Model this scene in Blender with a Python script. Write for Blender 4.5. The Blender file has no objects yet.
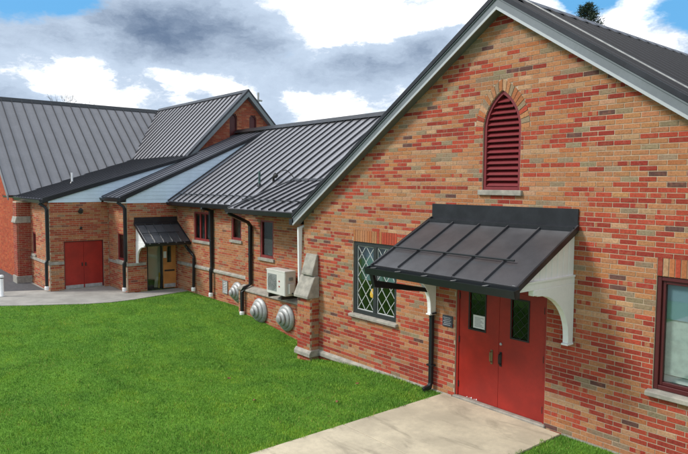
import bpy, bmesh, math, random
import numpy as np
from mathutils import Vector, Matrix
R = math.radians
random.seed(7); rng = np.random.default_rng(7)
scn = bpy.context.scene
COL = scn.collection

# ------------------------------------------------------------------ camera
F_PX, YAW, PITCH, ROLL = 617.0, R(50.32), R(3.912), R(.396)
CAM = Vector((0, -8.7, 3.9))
cy_, sy_, cp_, sp_ = math.cos(YAW), math.sin(YAW), math.cos(PITCH), math.sin(PITCH)
Fw = Vector((-sy_*cp_, cy_*cp_, -sp_)); R0 = Vector((cy_, sy_, 0)); U0 = R0.cross(Fw)
Rr = R0*math.cos(ROLL)+U0*math.sin(ROLL); Uu = U0*math.cos(ROLL)-R0*math.sin(ROLL)
cam = bpy.data.cameras.new('camera'); co = bpy.data.objects.new('camera', cam); COL.objects.link(co)
M = Matrix.Identity(4)
for i in range(3):
    M[i][0] = Rr[i]; M[i][1] = Uu[i]; M[i][2] = -Fw[i]; M[i][3] = CAM[i]
co.matrix_world = M
cam.sensor_width = 36; cam.lens = 36*F_PX/688; cam.clip_end = 3000; cam.clip_start = .1
scn.camera = co

# ------------------------------------------------------------------ sky, sun, exposure
SUN_AZ, SUN_EL = R(215), R(42)      # azimuth measured from +Y towards +X
w = bpy.data.worlds.new('World'); scn.world = w; w.use_nodes = True; w.cycles.sampling_method = 'MANUAL'; w.cycles.sample_map_resolution = 512
nt = w.node_tree; nt.nodes.clear()
class NT:
    """tiny helper to wire nodes"""
    def __init__(s, nt): s.nt = nt
    def n(s, t, **k):
        o = s.nt.nodes.new(t)
        for a, b in k.items(): setattr(o, a, b)
        return o
    def set(s, sock, v):
        if isinstance(v, bpy.types.NodeSocket): s.nt.links.new(v, sock)
        else: sock.default_value = v
    def math(s, op, a, b=0.0, c=0.0, clamp=False):
        o = s.n('ShaderNodeMath', operation=op, use_clamp=clamp)
        s.set(o.inputs[0], a); s.set(o.inputs[1], b); s.set(o.inputs[2], c); return o.outputs[0]
    def vmath(s, op, a, b=(0, 0, 0), scale=1.0, out=0):
        o = s.n('ShaderNodeVectorMath', operation=op)
        s.set(o.inputs[0], a); s.set(o.inputs[1], b); o.inputs[3].default_value = scale; return o.outputs[out]
    def noise(s, vec, scale, detail=4, rough=.55, dist=0.0, out=0, dim='3D'):
        o = s.n('ShaderNodeTexNoise', noise_dimensions=dim); s.set(o.inputs['Vector'], vec)
        o.inputs['Scale'].default_value = scale; o.inputs['Detail'].default_value = detail
        o.inputs['Roughness'].default_value = rough; o.inputs['Distortion'].default_value = dist; return o.outputs[out]
    def mix(s, f, a, b, mode='MIX'):
        o = s.n('ShaderNodeMix', data_type='RGBA', blend_type=mode, clamp_factor=True)
        s.set(o.inputs[0], f)
        for k, v in ((6, a), (7, b)):
            if isinstance(v, tuple) and len(v) == 3: v = (*v, 1)
            s.set(o.inputs[k], v)
        return o.outputs[2]
    def ramp(s, f, a, b):    # smooth 0..1 between a and b
        o = s.n('ShaderNodeMapRange', interpolation_type='SMOOTHSTEP')
        s.set(o.inputs[0], f); o.inputs[1].default_value = a; o.inputs[2].default_value = b; return o.outputs[0]
T = NT(nt)
sky = T.n('ShaderNodeTexSky', sky_type='NISHITA', sun_disc=False, sun_elevation=SUN_EL, sun_rotation=SUN_AZ, air_density=1.0, dust_density=1.0, ozone_density=2.0)
geo = T.n('ShaderNodeTexCoord')
dirv = geo.outputs['Generated']
flat = T.vmath('MULTIPLY', dirv, (1, 1, 2.1))
warp = T.vmath('SCALE', T.vmath('SUBTRACT', T.noise(flat, 6, 6, .66, out=1), (.5, .5, .5)), scale=.13)
flat = T.vmath('ADD', flat, warp)
def blobs(lst):
    acc = None
    for d, r, amp in lst:
        c = (d[0], d[1], d[2]*2.1)
        dist = T.vmath('DISTANCE', flat, c, out=1)
        g = T.math('MULTIPLY', T.math('SUBTRACT', 1.0, T.ramp(dist, r*.15, r)), amp)
        acc = g if acc is None else T.math('ADD', acc, g)
    return acc
n1 = T.noise(flat, 3.1, 5, .60, .0)
n2 = T.noise(T.vmath('ADD', flat, (3.1, 1.7, .4)), 3.4, 6, .60, .0)
n3 = T.noise(T.vmath('ADD', flat, (1.3, 7.7, 2.4)), 10, 7, .66, .0)
# open blue gaps (top corners of the view) and grey cloud bellies (the long bank over the church)
gap = blobs([((-.949, .202, .258), .12, .36), ((-.925, .27, .272), .09, .32), ((-.470, .845, .272), .085, .36), ((-.345, .91, .235), .10, .40), ((-.5, .82, .30), .12, .2), ((-.805, .56, .125), .06, .12)])
cover = T.math('SUBTRACT', T.math('ADD', T.math('ADD', T.math('MULTIPLY', n1, .8), T.math('MULTIPLY', n3, .35)), .12), gap)
cover = T.ramp(cover, .38, .62)
dark = blobs([((-.97, .17, .205), .15, .42), ((-.929, .308, .215), .17, .40), ((-.90, .37, .235), .18, .46), ((-.86, .45, .225), .17, .46), ((-.829, .535, .175), .10, .30), ((-.753, .634, .18), .12, .40), ((-.70, .69, .19), .11, .42), ((-.652, .727, .215), .085, .40), ((-.83, .53, .105), .11, .42), ((-.97, .2, .115), .12, .30), ((-.9, .42, .115), .1, .2), ((-.40, .89, .215), .04, .22)])
lightb = blobs([((-.77, .6, .265), .17, .5), ((-.62, .75, .265), .12, .4), ((-.95, .27, .145), .12, .35), ((-.87, .47, .14), .10, .25), ((-.415, .88, .225), .16, .35), ((-.78, .61, .115), .10, .3)])
dk = T.math('SUBTRACT', T.math('ADD', T.math('ADD', T.math('MULTIPLY', n2, 1.45), T.math('MULTIPLY', n3, 1.15)), dark), lightb)
dk1 = T.ramp(dk, 1.10, 1.38); dk2 = T.ramp(dk, 1.28, 2.45)
cl = T.mix(dk2, T.mix(dk1, (12.4, 12.5, 12.7), (5.4, 6.5, 8.0)), (1.3, 1.9, 3.0))
blue = T.mix(.8, sky.outputs[0], (1.3, 4.6, 8.6))
final = T.mix(cover, blue, cl)
bg = T.n('ShaderNodeBackground'); bg.inputs[1].default_value = .088
nt.links.new(final, bg.inputs[0])
wo = T.n('ShaderNodeOutputWorld'); nt.links.new(bg.outputs[0], wo.inputs[0])

sl = bpy.data.lights.new('sun', 'SUN'); so = bpy.data.objects.new('sun', sl); COL.objects.link(so)
sl.energy = 2.4; sl.angle = R(14); sl.color = (1, .95, .88)
sd = Vector((math.sin(SUN_AZ)*math.cos(SUN_EL), math.cos(SUN_AZ)*math.cos(SUN_EL), math.sin(SUN_EL)))
so.rotation_euler = sd.to_track_quat('Z', 'Y').to_euler(); so.location = (0, -30, 30)
vs = scn.view_settings
vs.view_transform = 'Standard'; vs.look = 'None'; vs.exposure = 0.34; vs.gamma = 1; vs.use_curve_mapping = False
scn.render.engine = 'CYCLES'
scn.cycles.max_bounces = 5; scn.cycles.diffuse_bounces = 3; scn.cycles.glossy_bounces = 3; scn.cycles.transparent_max_bounces = 8

# ------------------------------------------------------------------ materials
def mat(name, col=(.5, .5, .5), rough=.7, metal=0.0, var=.0, vscale=4.0, col2=None, bump=0.0, bscale=60.0, spec=.5, coord='Object'):
    m = bpy.data.materials.new(name); m.use_nodes = True
    t = NT(m.node_tree); p = m.node_tree.nodes['Principled BSDF']
    p.inputs['Roughness'].default_value = rough; p.inputs['Metallic'].default_value = metal
    p.inputs['Specular IOR Level'].default_value = spec
    g = t.n('ShaderNodeNewGeometry').outputs['Position']
    if var > 0 or col2:
        nn = t.noise(g, vscale, 5, .62)
        c2 = col2 or tuple(c*(1-var) for c in col)
        c = t.mix(t.ramp(nn, .32, .68), col, c2)
        n4 = t.noise(g, vscale*9, 4, .6)
        c = t.mix(t.math('MULTIPLY', t.ramp(n4, .35, .75), min(.6, var+.12)), c, tuple(k*.72 for k in col))
        t.set(p.inputs['Base Color'], c)
        t.set(p.inputs['Roughness'], t.math('ADD', rough-.08, t.math('MULTIPLY', nn, .16)))
    else:
        p.inputs['Base Color'].default_value = (*col, 1)
    if bump > 0:
        b = t.n('ShaderNodeBump'); b.inputs['Strength'].default_value = bump; b.inputs['Distance'].default_value = .01
        t.set(b.inputs['Height'], t.noise(g, bscale, 5, .6)); t.set(p.inputs['Normal'], b.outputs[0])
    return m

def brick_mat(name, src):
    """tone from the brick itself (vertex colour or object colour); alpha = share of flashed, streaked face"""
    m = bpy.data.materials.new(name); m.use_nodes = True
    t = NT(m.node_tree); p = m.node_tree.nodes['Principled BSDF']
    if src == 'object':
        s = t.n('ShaderNodeObjectInfo'); c, a = s.outputs['Color'], s.outputs['Alpha']
    else:
        s = t.n('ShaderNodeAttribute', attribute_name='Col'); c, a = s.outputs['Color'], s.outputs['Alpha']
    g = t.n('ShaderNodeNewGeometry').outputs['Position']
    sp = t.n('ShaderNodeSeparateXYZ'); t.set(sp.inputs[0], g)
    cell = t.math('FLOOR', t.math('MULTIPLY', t.math('ADD', sp.outputs[0], sp.outputs[1]), 14.5))
    row = t.math('FLOOR', t.math('MULTIPLY', t.math('ADD', sp.outputs[2], .50), 1/.0745))
    wn = t.n('ShaderNodeTexWhiteNoise', noise_dimensions='2D'); cb = t.n('ShaderNodeCombineXYZ'); t.set(cb.inputs[0], cell); t.set(cb.inputs[1], row); t.set(wn.inputs[0], cb.outputs[0])
    f = t.math('MULTIPLY', t.math('GREATER_THAN', wn.outputs[0], .52), a)
    c = t.mix(f, c, (.43, .20, .10))
    mott = t.noise(g, 34, 3, .68)
    c = t.mix(t.math('MULTIPLY', t.ramp(mott, .38, .68), .62), c, t.mix(1.0, c, (.55, .50, .48), 'MULTIPLY'))
    fl = t.noise(t.vmath('ADD', g, (2, 5, 9)), 9, 2, .6)
    c = t.mix(t.math('MULTIPLY', t.ramp(fl, .50, .72), .38), c, (.33, .13, .075))
    grime = t.noise(g, 1.1, 4, .6)
    c = t.mix(t.math('MULTIPLY', t.ramp(grime, .45, .75), .30), c, t.mix(1.0, c, (.60, .60, .62), 'MULTIPLY'))
    lime = t.noise(t.vmath('ADD', g, (7, 3, 1)), 6, 4, .7)
    c = t.mix(t.math('MULTIPLY', t.ramp(lime, .58, .75), .22), c, (.5, .42, .33))
    t.set(p.inputs['Base Color'], c)
    p.inputs['Roughness'].default_value = .86; p.inputs['Specular IOR Level'].default_value = .25
    b = t.n('ShaderNodeBump'); b.inputs['Strength'].default_value = .5; b.inputs['Distance'].default_value = .004
    t.set(b.inputs['Height'], t.noise(g, 120, 2, .7)); t.set(p.inputs['Normal'], b.outputs[0])
    return m

def glass_mat(name, refl=.3, tint=(.5, .6, .6), rough=.02):
    m = bpy.data.materials.new(name); m.use_nodes = True
    nt = m.node_tree; nt.nodes.clear(); t = NT(nt)
    tr = t.n('ShaderNodeBsdfTransparent'); tr.inputs[0].default_value = (*tint, 1)
    gl = t.n('ShaderNodeBsdfGlossy'); gl.inputs['Roughness'].default_value = rough; gl.inputs[0].default_value = (.9, .95, 1, 1)
    lw = t.n('ShaderNodeLayerWeight'); lw.inputs[0].default_value = .5
    fr = t.math('ADD', t.math('MULTIPLY', t.math('POWER', lw.outputs['Facing'], 5.0), .95), .05)
    g = t.n('ShaderNodeNewGeometry').outputs['Position']
    b = t.n('ShaderNodeBump'); b.inputs['Strength'].default_value = .06; t.set(b.inputs['Height'], t.noise(g, 3, 2)); t.set(gl.inputs['Normal'], b.outputs[0])
    mx = t.n('ShaderNodeMixShader'); t.set(mx.inputs[0], t.math('ADD', fr, refl, clamp=True))
    nt.links.new(tr.outputs[0], mx.inputs[1]); nt.links.new(gl.outputs[0], mx.inputs[2])
    o = t.n('ShaderNodeOutputMaterial'); nt.links.new(mx.outputs[0], o.inputs[0])
    return m

MT = {}
MT['brick_obj'] = brick_mat('brick_single', 'object'); MT['brick'] = brick_mat('brick_laid', 'attr')
MT['mortar'] = mat('mortar', (.54, .415, .295), .9, var=.25, vscale=5, bump=.4)
MT['mortar_red'] = mat('red_mortar', (.34, .15, .09), .9, var=.2, vscale=5)
MT['stone'] = mat('limestone', (.42, .39, .33), .85, var=.5, vscale=6, col2=(.24, .23, .20), bump=.4)
MT['paint_red'] = mat('red_door_paint', (.37, .020, .013), .40, var=.32, vscale=1.7)
MT['red_frame'] = mat('dark_red_window_paint', (.085, .009, .011), .45, var=.2, vscale=5)
MT['louver_red'] = mat('maroon_louver_paint', (.22, .022, .028), .5, var=.2, vscale=7)
MT['white'] = mat('white_paint', (.88, .89, .88), .5, var=.05, vscale=2)
MT['siding'] = mat('pale_blue_siding', (.66, .79, .93), .45, var=.08, vscale=2)
MT['fascia'] = mat('grey_fascia_metal', (.20, .225, .24), .42, .3, var=.15, vscale=3)
MT['fascia_lip'] = mat('pale_fascia_trim', (.46, .49, .50), .4, .3)
MT['black_metal'] = mat('black_trim_metal', (.018, .022, .026), .38, .2, var=.2, vscale=8)
MT['flashing'] = mat('dark_flashing_metal', (.045, .048, .055), .34, .5, var=.4, vscale=3)
MT['canopy_roof'] = mat('bronze_canopy_metal', (.085, .088, .096), .33, .15, var=.3, vscale=2.5)
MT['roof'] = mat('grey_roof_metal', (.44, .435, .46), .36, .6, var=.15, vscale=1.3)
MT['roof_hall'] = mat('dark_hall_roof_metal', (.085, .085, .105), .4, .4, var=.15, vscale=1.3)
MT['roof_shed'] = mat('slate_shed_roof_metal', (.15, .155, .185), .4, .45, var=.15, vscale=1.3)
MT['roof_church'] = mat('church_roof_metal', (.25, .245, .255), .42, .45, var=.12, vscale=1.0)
MT['seam'] = mat('shaded_roof_seam', (.045, .046, .052), .5, .3)  # same paint as the pans in reality; shade of the rib sides painted in
MT['galv'] = mat('galvanised_steel', (.50, .51, .50), .55, .45, var=.35, vscale=7)
MT['ac'] = mat('cream_ac_casing', (.66, .65, .60), .5, var=.08, vscale=5)
MT['ac_dark'] = mat('grey_ac_grille', (.22, .24, .23), .6)
MT['wood'] = mat('varnished_door_wood', (.55, .22, .055), .45, var=.25, vscale=3)
MT['dark'] = mat('dark_interior', (.03, .033, .03), .9)
MT['inside'] = mat('interior_plaster', (.62, .62, .48), .9)
MT['room'] = mat('room_plaster', (.26, .30, .31), .9)
MT['concrete'] = mat('path_concrete', (.66, .58, .42), .88, var=.35, vscale=1.3, col2=(.47, .41, .30), bump=.3)
def stain(m):
    t = NT(m.node_tree); p = m.node_tree.nodes['Principled BSDF']; src = p.inputs['Base Color'].links[0].from_socket
    g = t.n('ShaderNodeNewGeometry').outputs['Position']
    v = t.vmath('MULTIPLY', g, (.75, 1.9, 1)); n = t.noise(v, 1.15, 8, .66, .9); k = t.math('MULTIPLY', t.ramp(n, .50, .72), .55)
    ag = t.noise(g, 140, 3, .8); src = t.mix(t.math('MULTIPLY', t.ramp(ag, .5, .8), .35), src, (.30, .26, .20)); c = t.mix(k, src, (.20, .17, .125)); n2 = t.noise(g, 22, 6, .7); c = t.mix(t.math('MULTIPLY', t.ramp(n2, .55, .75), .25), c, (.25, .22, .17))
    t.set(p.inputs['Base Color'], c)
stain(MT['concrete'])
MT['walk'] = mat('walkway_concrete', (.40, .385, .35), .88, var=.3, vscale=1.3, bump=.3)
MT['asphalt'] = mat('asphalt', (.095, .097, .105), .9, var=.3, vscale=8, bump=.4)
MT['brass'] = mat('worn_brass', (.35, .27, .16), .4, .8, var=.3, vscale=30)
MT['iron'] = mat('dark_iron', (.03, .028, .026), .5, .4)
MT['bark'] = mat('grey_bark', (.12, .10, .085), .9, var=.4, vscale=10)
MT['lead'] = mat('pale_lead_came', (.62, .64, .62), .5)
MT['leadframe'] = mat('charcoal_window_frame', (.028, .034, .036), .45, var=.2, vscale=8)
MT['paper'] = mat('white_paper', (.72, .74, .72), .7)
MT['ink'] = mat('grey_print', (.25, .27, .28), .7)
MT['plaque'] = mat('slate_plaque', (.05, .055, .075), .4)
MT['plaque_text'] = mat('plaque_lettering', (.32, .33, .36), .5)
MT['glass'] = glass_mat('dark_window_glass', .01, (.55, .6, .58))
MT['glass_bright'] = glass_mat('reflecting_window_glass', .02, (.92, .97, .95))
MT['glass_clear'] = glass_mat('clear_door_glass', .0, (.9, .93, .9))
MT['wing_red'] = mat('red_window_paint', (.24, .026, .024), .45, var=.2, vscale=5)
MT['glass_lead'] = glass_mat('leaded_pane_glass', .05, (.88, .92, .92))
MT['slate'] = mat('slate_blue_reflection', (.17, .26, .33), .8)  # sky reflection put into a panel colour behind the glass
MT['pale'] = mat('pale_reflection', (.40, .45, .44), .9, var=.25, vscale=9)  # paler part of the pane reflection, put into a panel colour
MT['leaf'] = mat('dry_leaf', (.24, .10, .04), .8, var=.3, vscale=20)
MT['amber'] = mat('amber_glass_lamp', (.75, .42, .06), .4)
pb_ = MT['amber'].node_tree.nodes['Principled BSDF']; pb_.inputs['Emission Color'].default_value = (1, .55, .08, 1); pb_.inputs['Emission Strength'].default_value = .55
MT['yellow'] = mat('yellow_plastic', (.5, .36, .04), .5)
MT['copper'] = mat('aged_copper', (.07, .13, .12), .6, .3)

# ------------------------------------------------------------------ builders
class MB:
    def __init__(s): s.v = []; s.f = []; s.c = []
    def add(s, vs, fs, col=None):
        b = len(s.v); s.v += [tuple(p) for p in vs]; s.f += [tuple(i+b for i in q) for q in fs]
        if col is not None: s.c += [col]*len(vs)
        return s
    def box(s, x0, x1, y0, y1, z0, z1, col=None):
        x0, x1 = sorted((x0, x1)); y0, y1 = sorted((y0, y1)); z0, z1 = sorted((z0, z1))
        return s.add([(x0, y0, z0), (x1, y0, z0), (x1, y1, z0), (x0, y1, z0), (x0, y0, z1), (x1, y0, z1), (x1, y1, z1), (x0, y1, z1)],
              [(0, 3, 2, 1), (4, 5, 6, 7), (0, 1, 5, 4), (1, 2, 6, 5), (2, 3, 7, 6), (3, 0, 4, 7)], col)
    def prism(s, poly, ext, col=None):
        """poly: coplanar points, ext: extrusion vector"""
        n = len(poly); e = Vector(ext); P = [Vector(p) for p in poly]
        nrm = sum(((P[i]-P[0]).cross(P[(i+1) % n]-P[0]) for i in range(n)), Vector())
        if nrm.dot(e) > 0: P = P[::-1]
        return s.add(P+[p+e for p in P], [tuple(range(n)), tuple(range(2*n-1, n-1, -1))]+[(i, i+n, (i+1) % n+n, (i+1) % n) for i in range(n)], col)
    def tube(s, pts, r, n=10, sq=False, cap=True, r2=None):
        pts = [Vector(p) for p in pts]; N = len(pts); rings = []
        up = Vector((0, 0, 1))
        for i, p in enumerate(pts):
            d = (pts[min(i+1, N-1)]-pts[max(i-1, 0)]).normalized()
            a = d.cross(up)
            if a.length < .05: a = d.cross(Vector((0, 1, 0)))
            if i and a.dot(rings_a) < 0: a = -a
            a.normalize(); rings_a = a; b = d.cross(a).normalized()
            rr = r if r2 is None else r+(r2-r)*i/(N-1)
            k = 1.0
            if 0 < i < N-1:
                d0 = (pts[i]-pts[i-1]).normalized(); k = 1/max(.5, d0.dot(d))
            ring = []
            for j in range(n):
                t = 2*math.pi*(j+.5)/n
                ring.append(p+a*(math.cos(t)*rr)+b*(math.sin(t)*rr*(k if N > 2 else 1)))
            rings.append(ring)
        vs = [q for g in rings for q in g]; fs = []
        for i in range(N-1):
            for j in range(n):
                k = (j+1) % n; fs.append((i*n+j, (i+1)*n+j, (i+1)*n+k, i*n+k))
        if cap: fs += [tuple(range(n)), tuple(range(N*n-1, (N-1)*n-1, -1))]
        return s.add(vs, fs)
    def lathe(s, prof, o, ax, n=28):
        """prof: (distance along axis, radius)"""
        ax = Vector(ax).normalized(); a = ax.orthogonal().normalized(); b = ax.cross(a); o = Vector(o); vs = []; fs = []
        for h, r in prof:
            for j in range(n):
                t = 2*math.pi*j/n; vs.append(o+ax*h+(a*math.cos(t)+b*math.sin(t))*r)
        for i in range(len(prof)-1):
            for j in range(n):
                k = (j+1) % n; fs.append((i*n+j, i*n+k, (i+1)*n+k, (i+1)*n+j))
        fs.append(tuple(range(n-1, -1, -1))); fs.append(tuple(range((len(prof)-1)*n, len(prof)*n)))
        return s.add(vs, fs)
    def mesh(s, name, m, bevel=0.0, smooth=False):
        me = bpy.data.meshes.new(name); me.from_pydata(s.v, [], s.f)
        if s.c and len(s.c) == len(s.v):
            at = me.color_attributes.new('Col', 'FLOAT_COLOR', 'POINT'); at.data.foreach_set('color', np.array(s.c, dtype=np.float32).ravel())
        if bevel > 0:
            bm = bmesh.new(); bm.from_mesh(me)
            bmesh.ops.recalc_face_normals(bm, faces=bm.faces)
            es = [e for e in bm.edges if len(e.link_faces) == 2 and e.calc_face_angle(0) > .6]
            bmesh.ops.bevel(bm, geom=es, offset=bevel, segments=1, affect='EDGES', clamp_overlap=True); bm.to_mesh(me); bm.free()
        me.materials.append(m)
        if smooth:
            me.polygons.foreach_set('use_smooth', [True]*len(me.polygons))
            try: me.set_sharp_from_angle(angle=R(35))
            except Exception: pass
        me.update(); return me
    def build(s, name, m, parent=None, bevel=0.0, smooth=False, **tags):
        o = bpy.data.objects.new(name, s.mesh(name, MT[m] if isinstance(m, str) else m, bevel, smooth)); COL.objects.link(o)
        if parent is not None: o.parent = parent
        for k, v in tags.items(): o[k] = v
        return o
def thing(name, label, cat, loc=(0, 0, 0), rz=0, group=None):
    o = bpy.data.objects.new(name, None); COL.objects.link(o); o.location = loc; o.rotation_euler = (0, 0, rz)
    o.empty_display_size = .2
    o['label'] = label; o['category'] = cat
    if group: o['group'] = group
    return o
def B(*a): return MB().box(*a)

# ---------------------------------------------------------------- brickwork
CO, BL, JT = .0745, .252, .012
PAL = {'tan': (.465, .212, .098), 'ltan': (.50, .29, .165), 'org': (.46, .172, .070), 'red': (.43, .070, .038), 'dred': (.33, .047, .030),
       'olive': (.30, .225, .14), 'dark': (.14, .068, .056)}
SOFT = 0.0
def pick(u, z, prev, redness):
    if prev and prev not in ('dark', 'olive') and random.random() < .30: return prev
    k = math.sin(u*1.3+z*2.1)*.10+math.sin(u*.47-z*3.3+1.7)*.12+math.sin(z*9.1+u*.3)*.10
    r = random.random(); pr = redness+k
    if r < pr*.62: return 'red'
    if r < pr: return 'dred'
    r = random.random()
    return 'tan' if r < .52 else 'org' if r < .66 else 'ltan' if r < .80 else 'olive' if r < .96 else 'dark'
def jit(c, a=.12):
    k = 1+random.uniform(-a, a); c = tuple(x*(1-SOFT)+m_*SOFT for x, m_ in zip(c, (.45, .165, .075))); return tuple(min(1, x*k*(1+random.uniform(-.04, .04))) for x in c)
def subtract(iv, holes):
    out = [iv]
    for h0, h1 in holes:
        nx = []
        for a, b in out:
            if h1 <= a or h0 >= b: nx.append((a, b)); continue
            if h0 > a: nx.append((a, h0))
            if h1 < b: nx.append((h1, b))
        out = nx
    return [(a, b) for a, b in out if b-a > .02]
def lay(z0, z1, ivf, redness, pal=None, phase=0.0):
    """courses of running bond: list of (u0,u1,za,zb,colour,alpha) and the course strips"""
    bricks, strips = [], []; n = int(round((z1-z0)/CO))
    for i in range(n):
        za = z0+i*CO; zb = za+CO
        off = (BL/2 if i % 2 else 0)+phase+random.uniform(-.012, .012)
        prev = None
        for a, b in ivf(za, zb):
            strips.append((a, b, za, zb))
            k = math.floor((a-off)/BL)
            u = off+k*BL
            while u < b-1e-6:
                p, q = max(u, a), min(u+BL, b); u += BL
                if q-p < .035: continue
                if pal: name = random.choice(pal)
                else: name = pick(p, za, prev, redness(p, za) if callable(redness) else redness)
                prev = name
                al = random.choice((0, 0, 0, 0, .85)) if name in ('red', 'dred', 'org') else 0
                bricks.append((p+JT/2, q-JT/2, za+JT/2, zb-JT/2, (*jit(PAL[name]), al)))
    return bricks, strips
def merge(strips):
    out = []; op = {}
    for a, b, za, zb in strips:
        key = (round(a, 4), round(b, 4))
        if key in op and abs(op[key][3]-za) < 1e-5: op[key][3] = zb
        else:
            op[key] = [a, b, za, zb]; out.append(op[key])
    return out
class Wall:
    """a brick face: origin o, horizontal unit u, outward unit n"""
    def __init__(s, o, u, n): s.o = Vector(o); s.u = Vector(u); s.n = Vector(n)
    def P(s, u, d, z): p = s.o+s.u*u+s.n*d; return (p.x, p.y, p.z+z)
    def slab(s, mb, a, b, d0, d1, za, zb, col=None):
        P = s.P
        vs = [P(a, d1, za), P(b, d1, za), P(b, d0, za), P(a, d0, za), P(a, d1, zb), P(b, d1, zb), P(b, d0, zb), P(a, d0, zb)]
        fs = [(0, 3, 2, 1), (4, 5, 6, 7), (0, 1, 5, 4), (1, 2, 6, 5), (2, 3, 7, 6), (3, 0, 4, 7)]
        if s.u.cross(Vector((0, 0, 1))).dot(s.n) < 0: fs = [f[::-1] for f in fs]
        return mb.add(vs, fs, col)
    def make(s, parent, z0, z1, ivf, redness=.45, pal=None, thick=.22, depth=.10, phase=0.0, extra=None, keep=None, bed='mortar'):
        bricks, strips = lay(z0, z1, ivf, redness, pal, phase)
        mb = MB()
        for a, b, za, zb in merge(strips): s.slab(mb, a, b, -thick, -.005, za, zb)
        wall = mb.build('wall', bed, parent)
        if extra: bricks += extra
        single = keep(bricks) if keep else set()
        mb = MB()
        for i, (a, b, za, zb, c) in enumerate(bricks):
            if i in single: continue
            s.slab(mb, a, b, -depth, random.uniform(-.0015, .0015), za, zb, c)
        mb.build('brickwork', 'brick', wall, kind='stuff')
        cache = {}
        for i in sorted(single):
            a, b, za, zb, c = bricks[i]; w_, h_ = round(b-a, 3), round(zb-za, 3)
            if (w_, h_) not in cache:
                m2 = MB(); m2.box(-w_/2, w_/2, -.0, depth, -h_/2, h_/2); cache[(w_, h_)] = m2.mesh('brick', MT['brick_obj'], .0025)
            o = bpy.data.objects.new('brick', cache[(w_, h_)]); COL.objects.link(o); o.parent = wall
            o.location = s.P((a+b)/2, random.uniform(-.001, .002), (za+zb)/2); o.color = c
        return wall
def rect_iv(u0, u1, holes=()):
    def f(za, zb):
        m = (za+zb)/2
        return subtract((u0, u1), [(h[0], h[1]) for h in holes if h[2] < m < h[3]])
    return f

# ---------------------------------------------------------------- metal roofs
def seam_roof(parent, o, u, up, length, width, m, pitch=.42, name='roof', thick=.03, rib=.045, cache=None, start=0.0, deck=True):
    """o: lower corner on the top surface; u: unit along eave; up: unit up the slope. Each pan with its standing seam is a part."""
    o, u, up = Vector(o), Vector(u).normalized(), Vector(up).normalized(); n = u.cross(up)
    if n.z < 0: n = -n
    mb = MB(); d = -n*(thick+.06)
    a = o-n*thick; mb.prism([a+u*.02, a+u*(width-.02), a+u*(width-.02)+up*(length-.02), a+u*.02+up*(length-.02)], -n*.06)
    roof = mb.build(name, 'black_metal', parent)
    k = int(math.ceil(width/pitch-1e-6)); last = width-(k-1)*pitch
    def pan(wd):
        q = MB(); q.box(.002, wd-.002, 0, length, -thick, 0); q.box(.002, .024, 0, length, 0, rib)
        q.box(.12*wd/.42, .135*wd/.42, 0, length, 0, .004); q.box(.28*wd/.42, .295*wd/.42, 0, length, 0, .004)
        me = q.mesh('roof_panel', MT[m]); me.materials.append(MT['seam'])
        for i_ in range(6, 12): me.polygons[i_].material_index = 1  # rib faces get the painted-in shade tone
        return me
    full = pan(pitch)
    rm = Matrix.Identity(4)
    sgn = 1 if u.cross(up).dot(n) > 0 else -1
    for i in range(k):
        me = full if i < k-1 or last > pitch-.01 else pan(last)
        ob = bpy.data.objects.new('roof_panel', me); COL.objects.link(ob); ob.parent = roof
        ux = u*sgn; oo = o+u*(pitch*i) if sgn > 0 else o+u*(pitch*i+(pitch if me is full else last))
        for r_ in range(3): rm[r_][0] = ux[r_]; rm[r_][1] = up[r_]; rm[r_][2] = n[r_]; rm[r_][3] = oo[r_]
        ob.matrix_basis = rm.copy()
    return roof

def downspout(pts, label, r=.05, m='black_metal', foot=None, straps=()):
    t = thing('downspout', label, 'downspout', pts[-1], 0, 'downspouts on the brick walls')
    q = Vector(pts[-1]); P = [Vector(p)-q for p in pts]
    MB().tube(P, r*1.25, 4).build('pipe', m, t, .008)
    if foot: MB().lathe([(0, .075), (.10, .08), (.13, .065)], (P[-1].x, P[-1].y, P[-1].z-.02), (0, 0, 1), 14).build('drain_boot', 'white', t)
    for (x, y, z) in straps:
        B(x-q.x-.07, x-q.x+.07, y-q.y-.055, y-q.y+.055, z-q.z-.015, z-q.z+.015).build('strap', m, t)
    return t

# ==================================================================== GROUND
def gz(x, y):
    d = np.exp(-((x+12.6)/2.0)**2)*np.clip((y+4.5)/3.0, 0, 1)
    return -.30*d
def axis(a, b, s, far):
    core = np.arange(a, b+1e-6, s); g = []; st = s*1.6; p = b
    while p < far: p += st; st *= 1.5; g.append(p)
    h = []; st = s*1.6; p = a
    while p > -far: p -= st; st *= 1.5; h.append(p)
    return np.array(h[::-1]+list(core)+g)
gx, gy = axis(-32, 4, .3, 900), axis(-14, 4, .3, 900)
XX, YY = np.meshgrid(gx, gy); ZZ = gz(XX, YY)
v = np.stack([XX.ravel(), YY.ravel(), ZZ.ravel()], 1); nx = len(gx); ny = len(gy)
ii, jj = np.meshgrid(np.arange(nx-1), np.arange(ny-1)); b0 = (jj*nx+ii).ravel()
fs = np.stack([b0, b0+1, b0+1+nx, b0+nx], 1)
me = bpy.data.meshes.new('ground'); me.from_pydata(v.tolist(), [], fs.tolist())
me.polygons.foreach_set('use_smooth', [True]*len(me.polygons))
gm = bpy.data.materials.new('lawn_soil'); gm.use_nodes = True
t = NT(gm.node_tree); p = gm.node_tree.nodes['Principled BSDF']
g = t.n('ShaderNodeNewGeometry').outputs['Position']
c = t.mix(t.ramp(t.noise(g, .8, 6, .6), .35, .65), (.085, .20, .022), (.125, .27, .03))
c = t.mix(t.math('MULTIPLY', t.ramp(t.noise(g, 38, 5, .7), .4, .7), .6), c, (.03, .06, .012))
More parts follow.
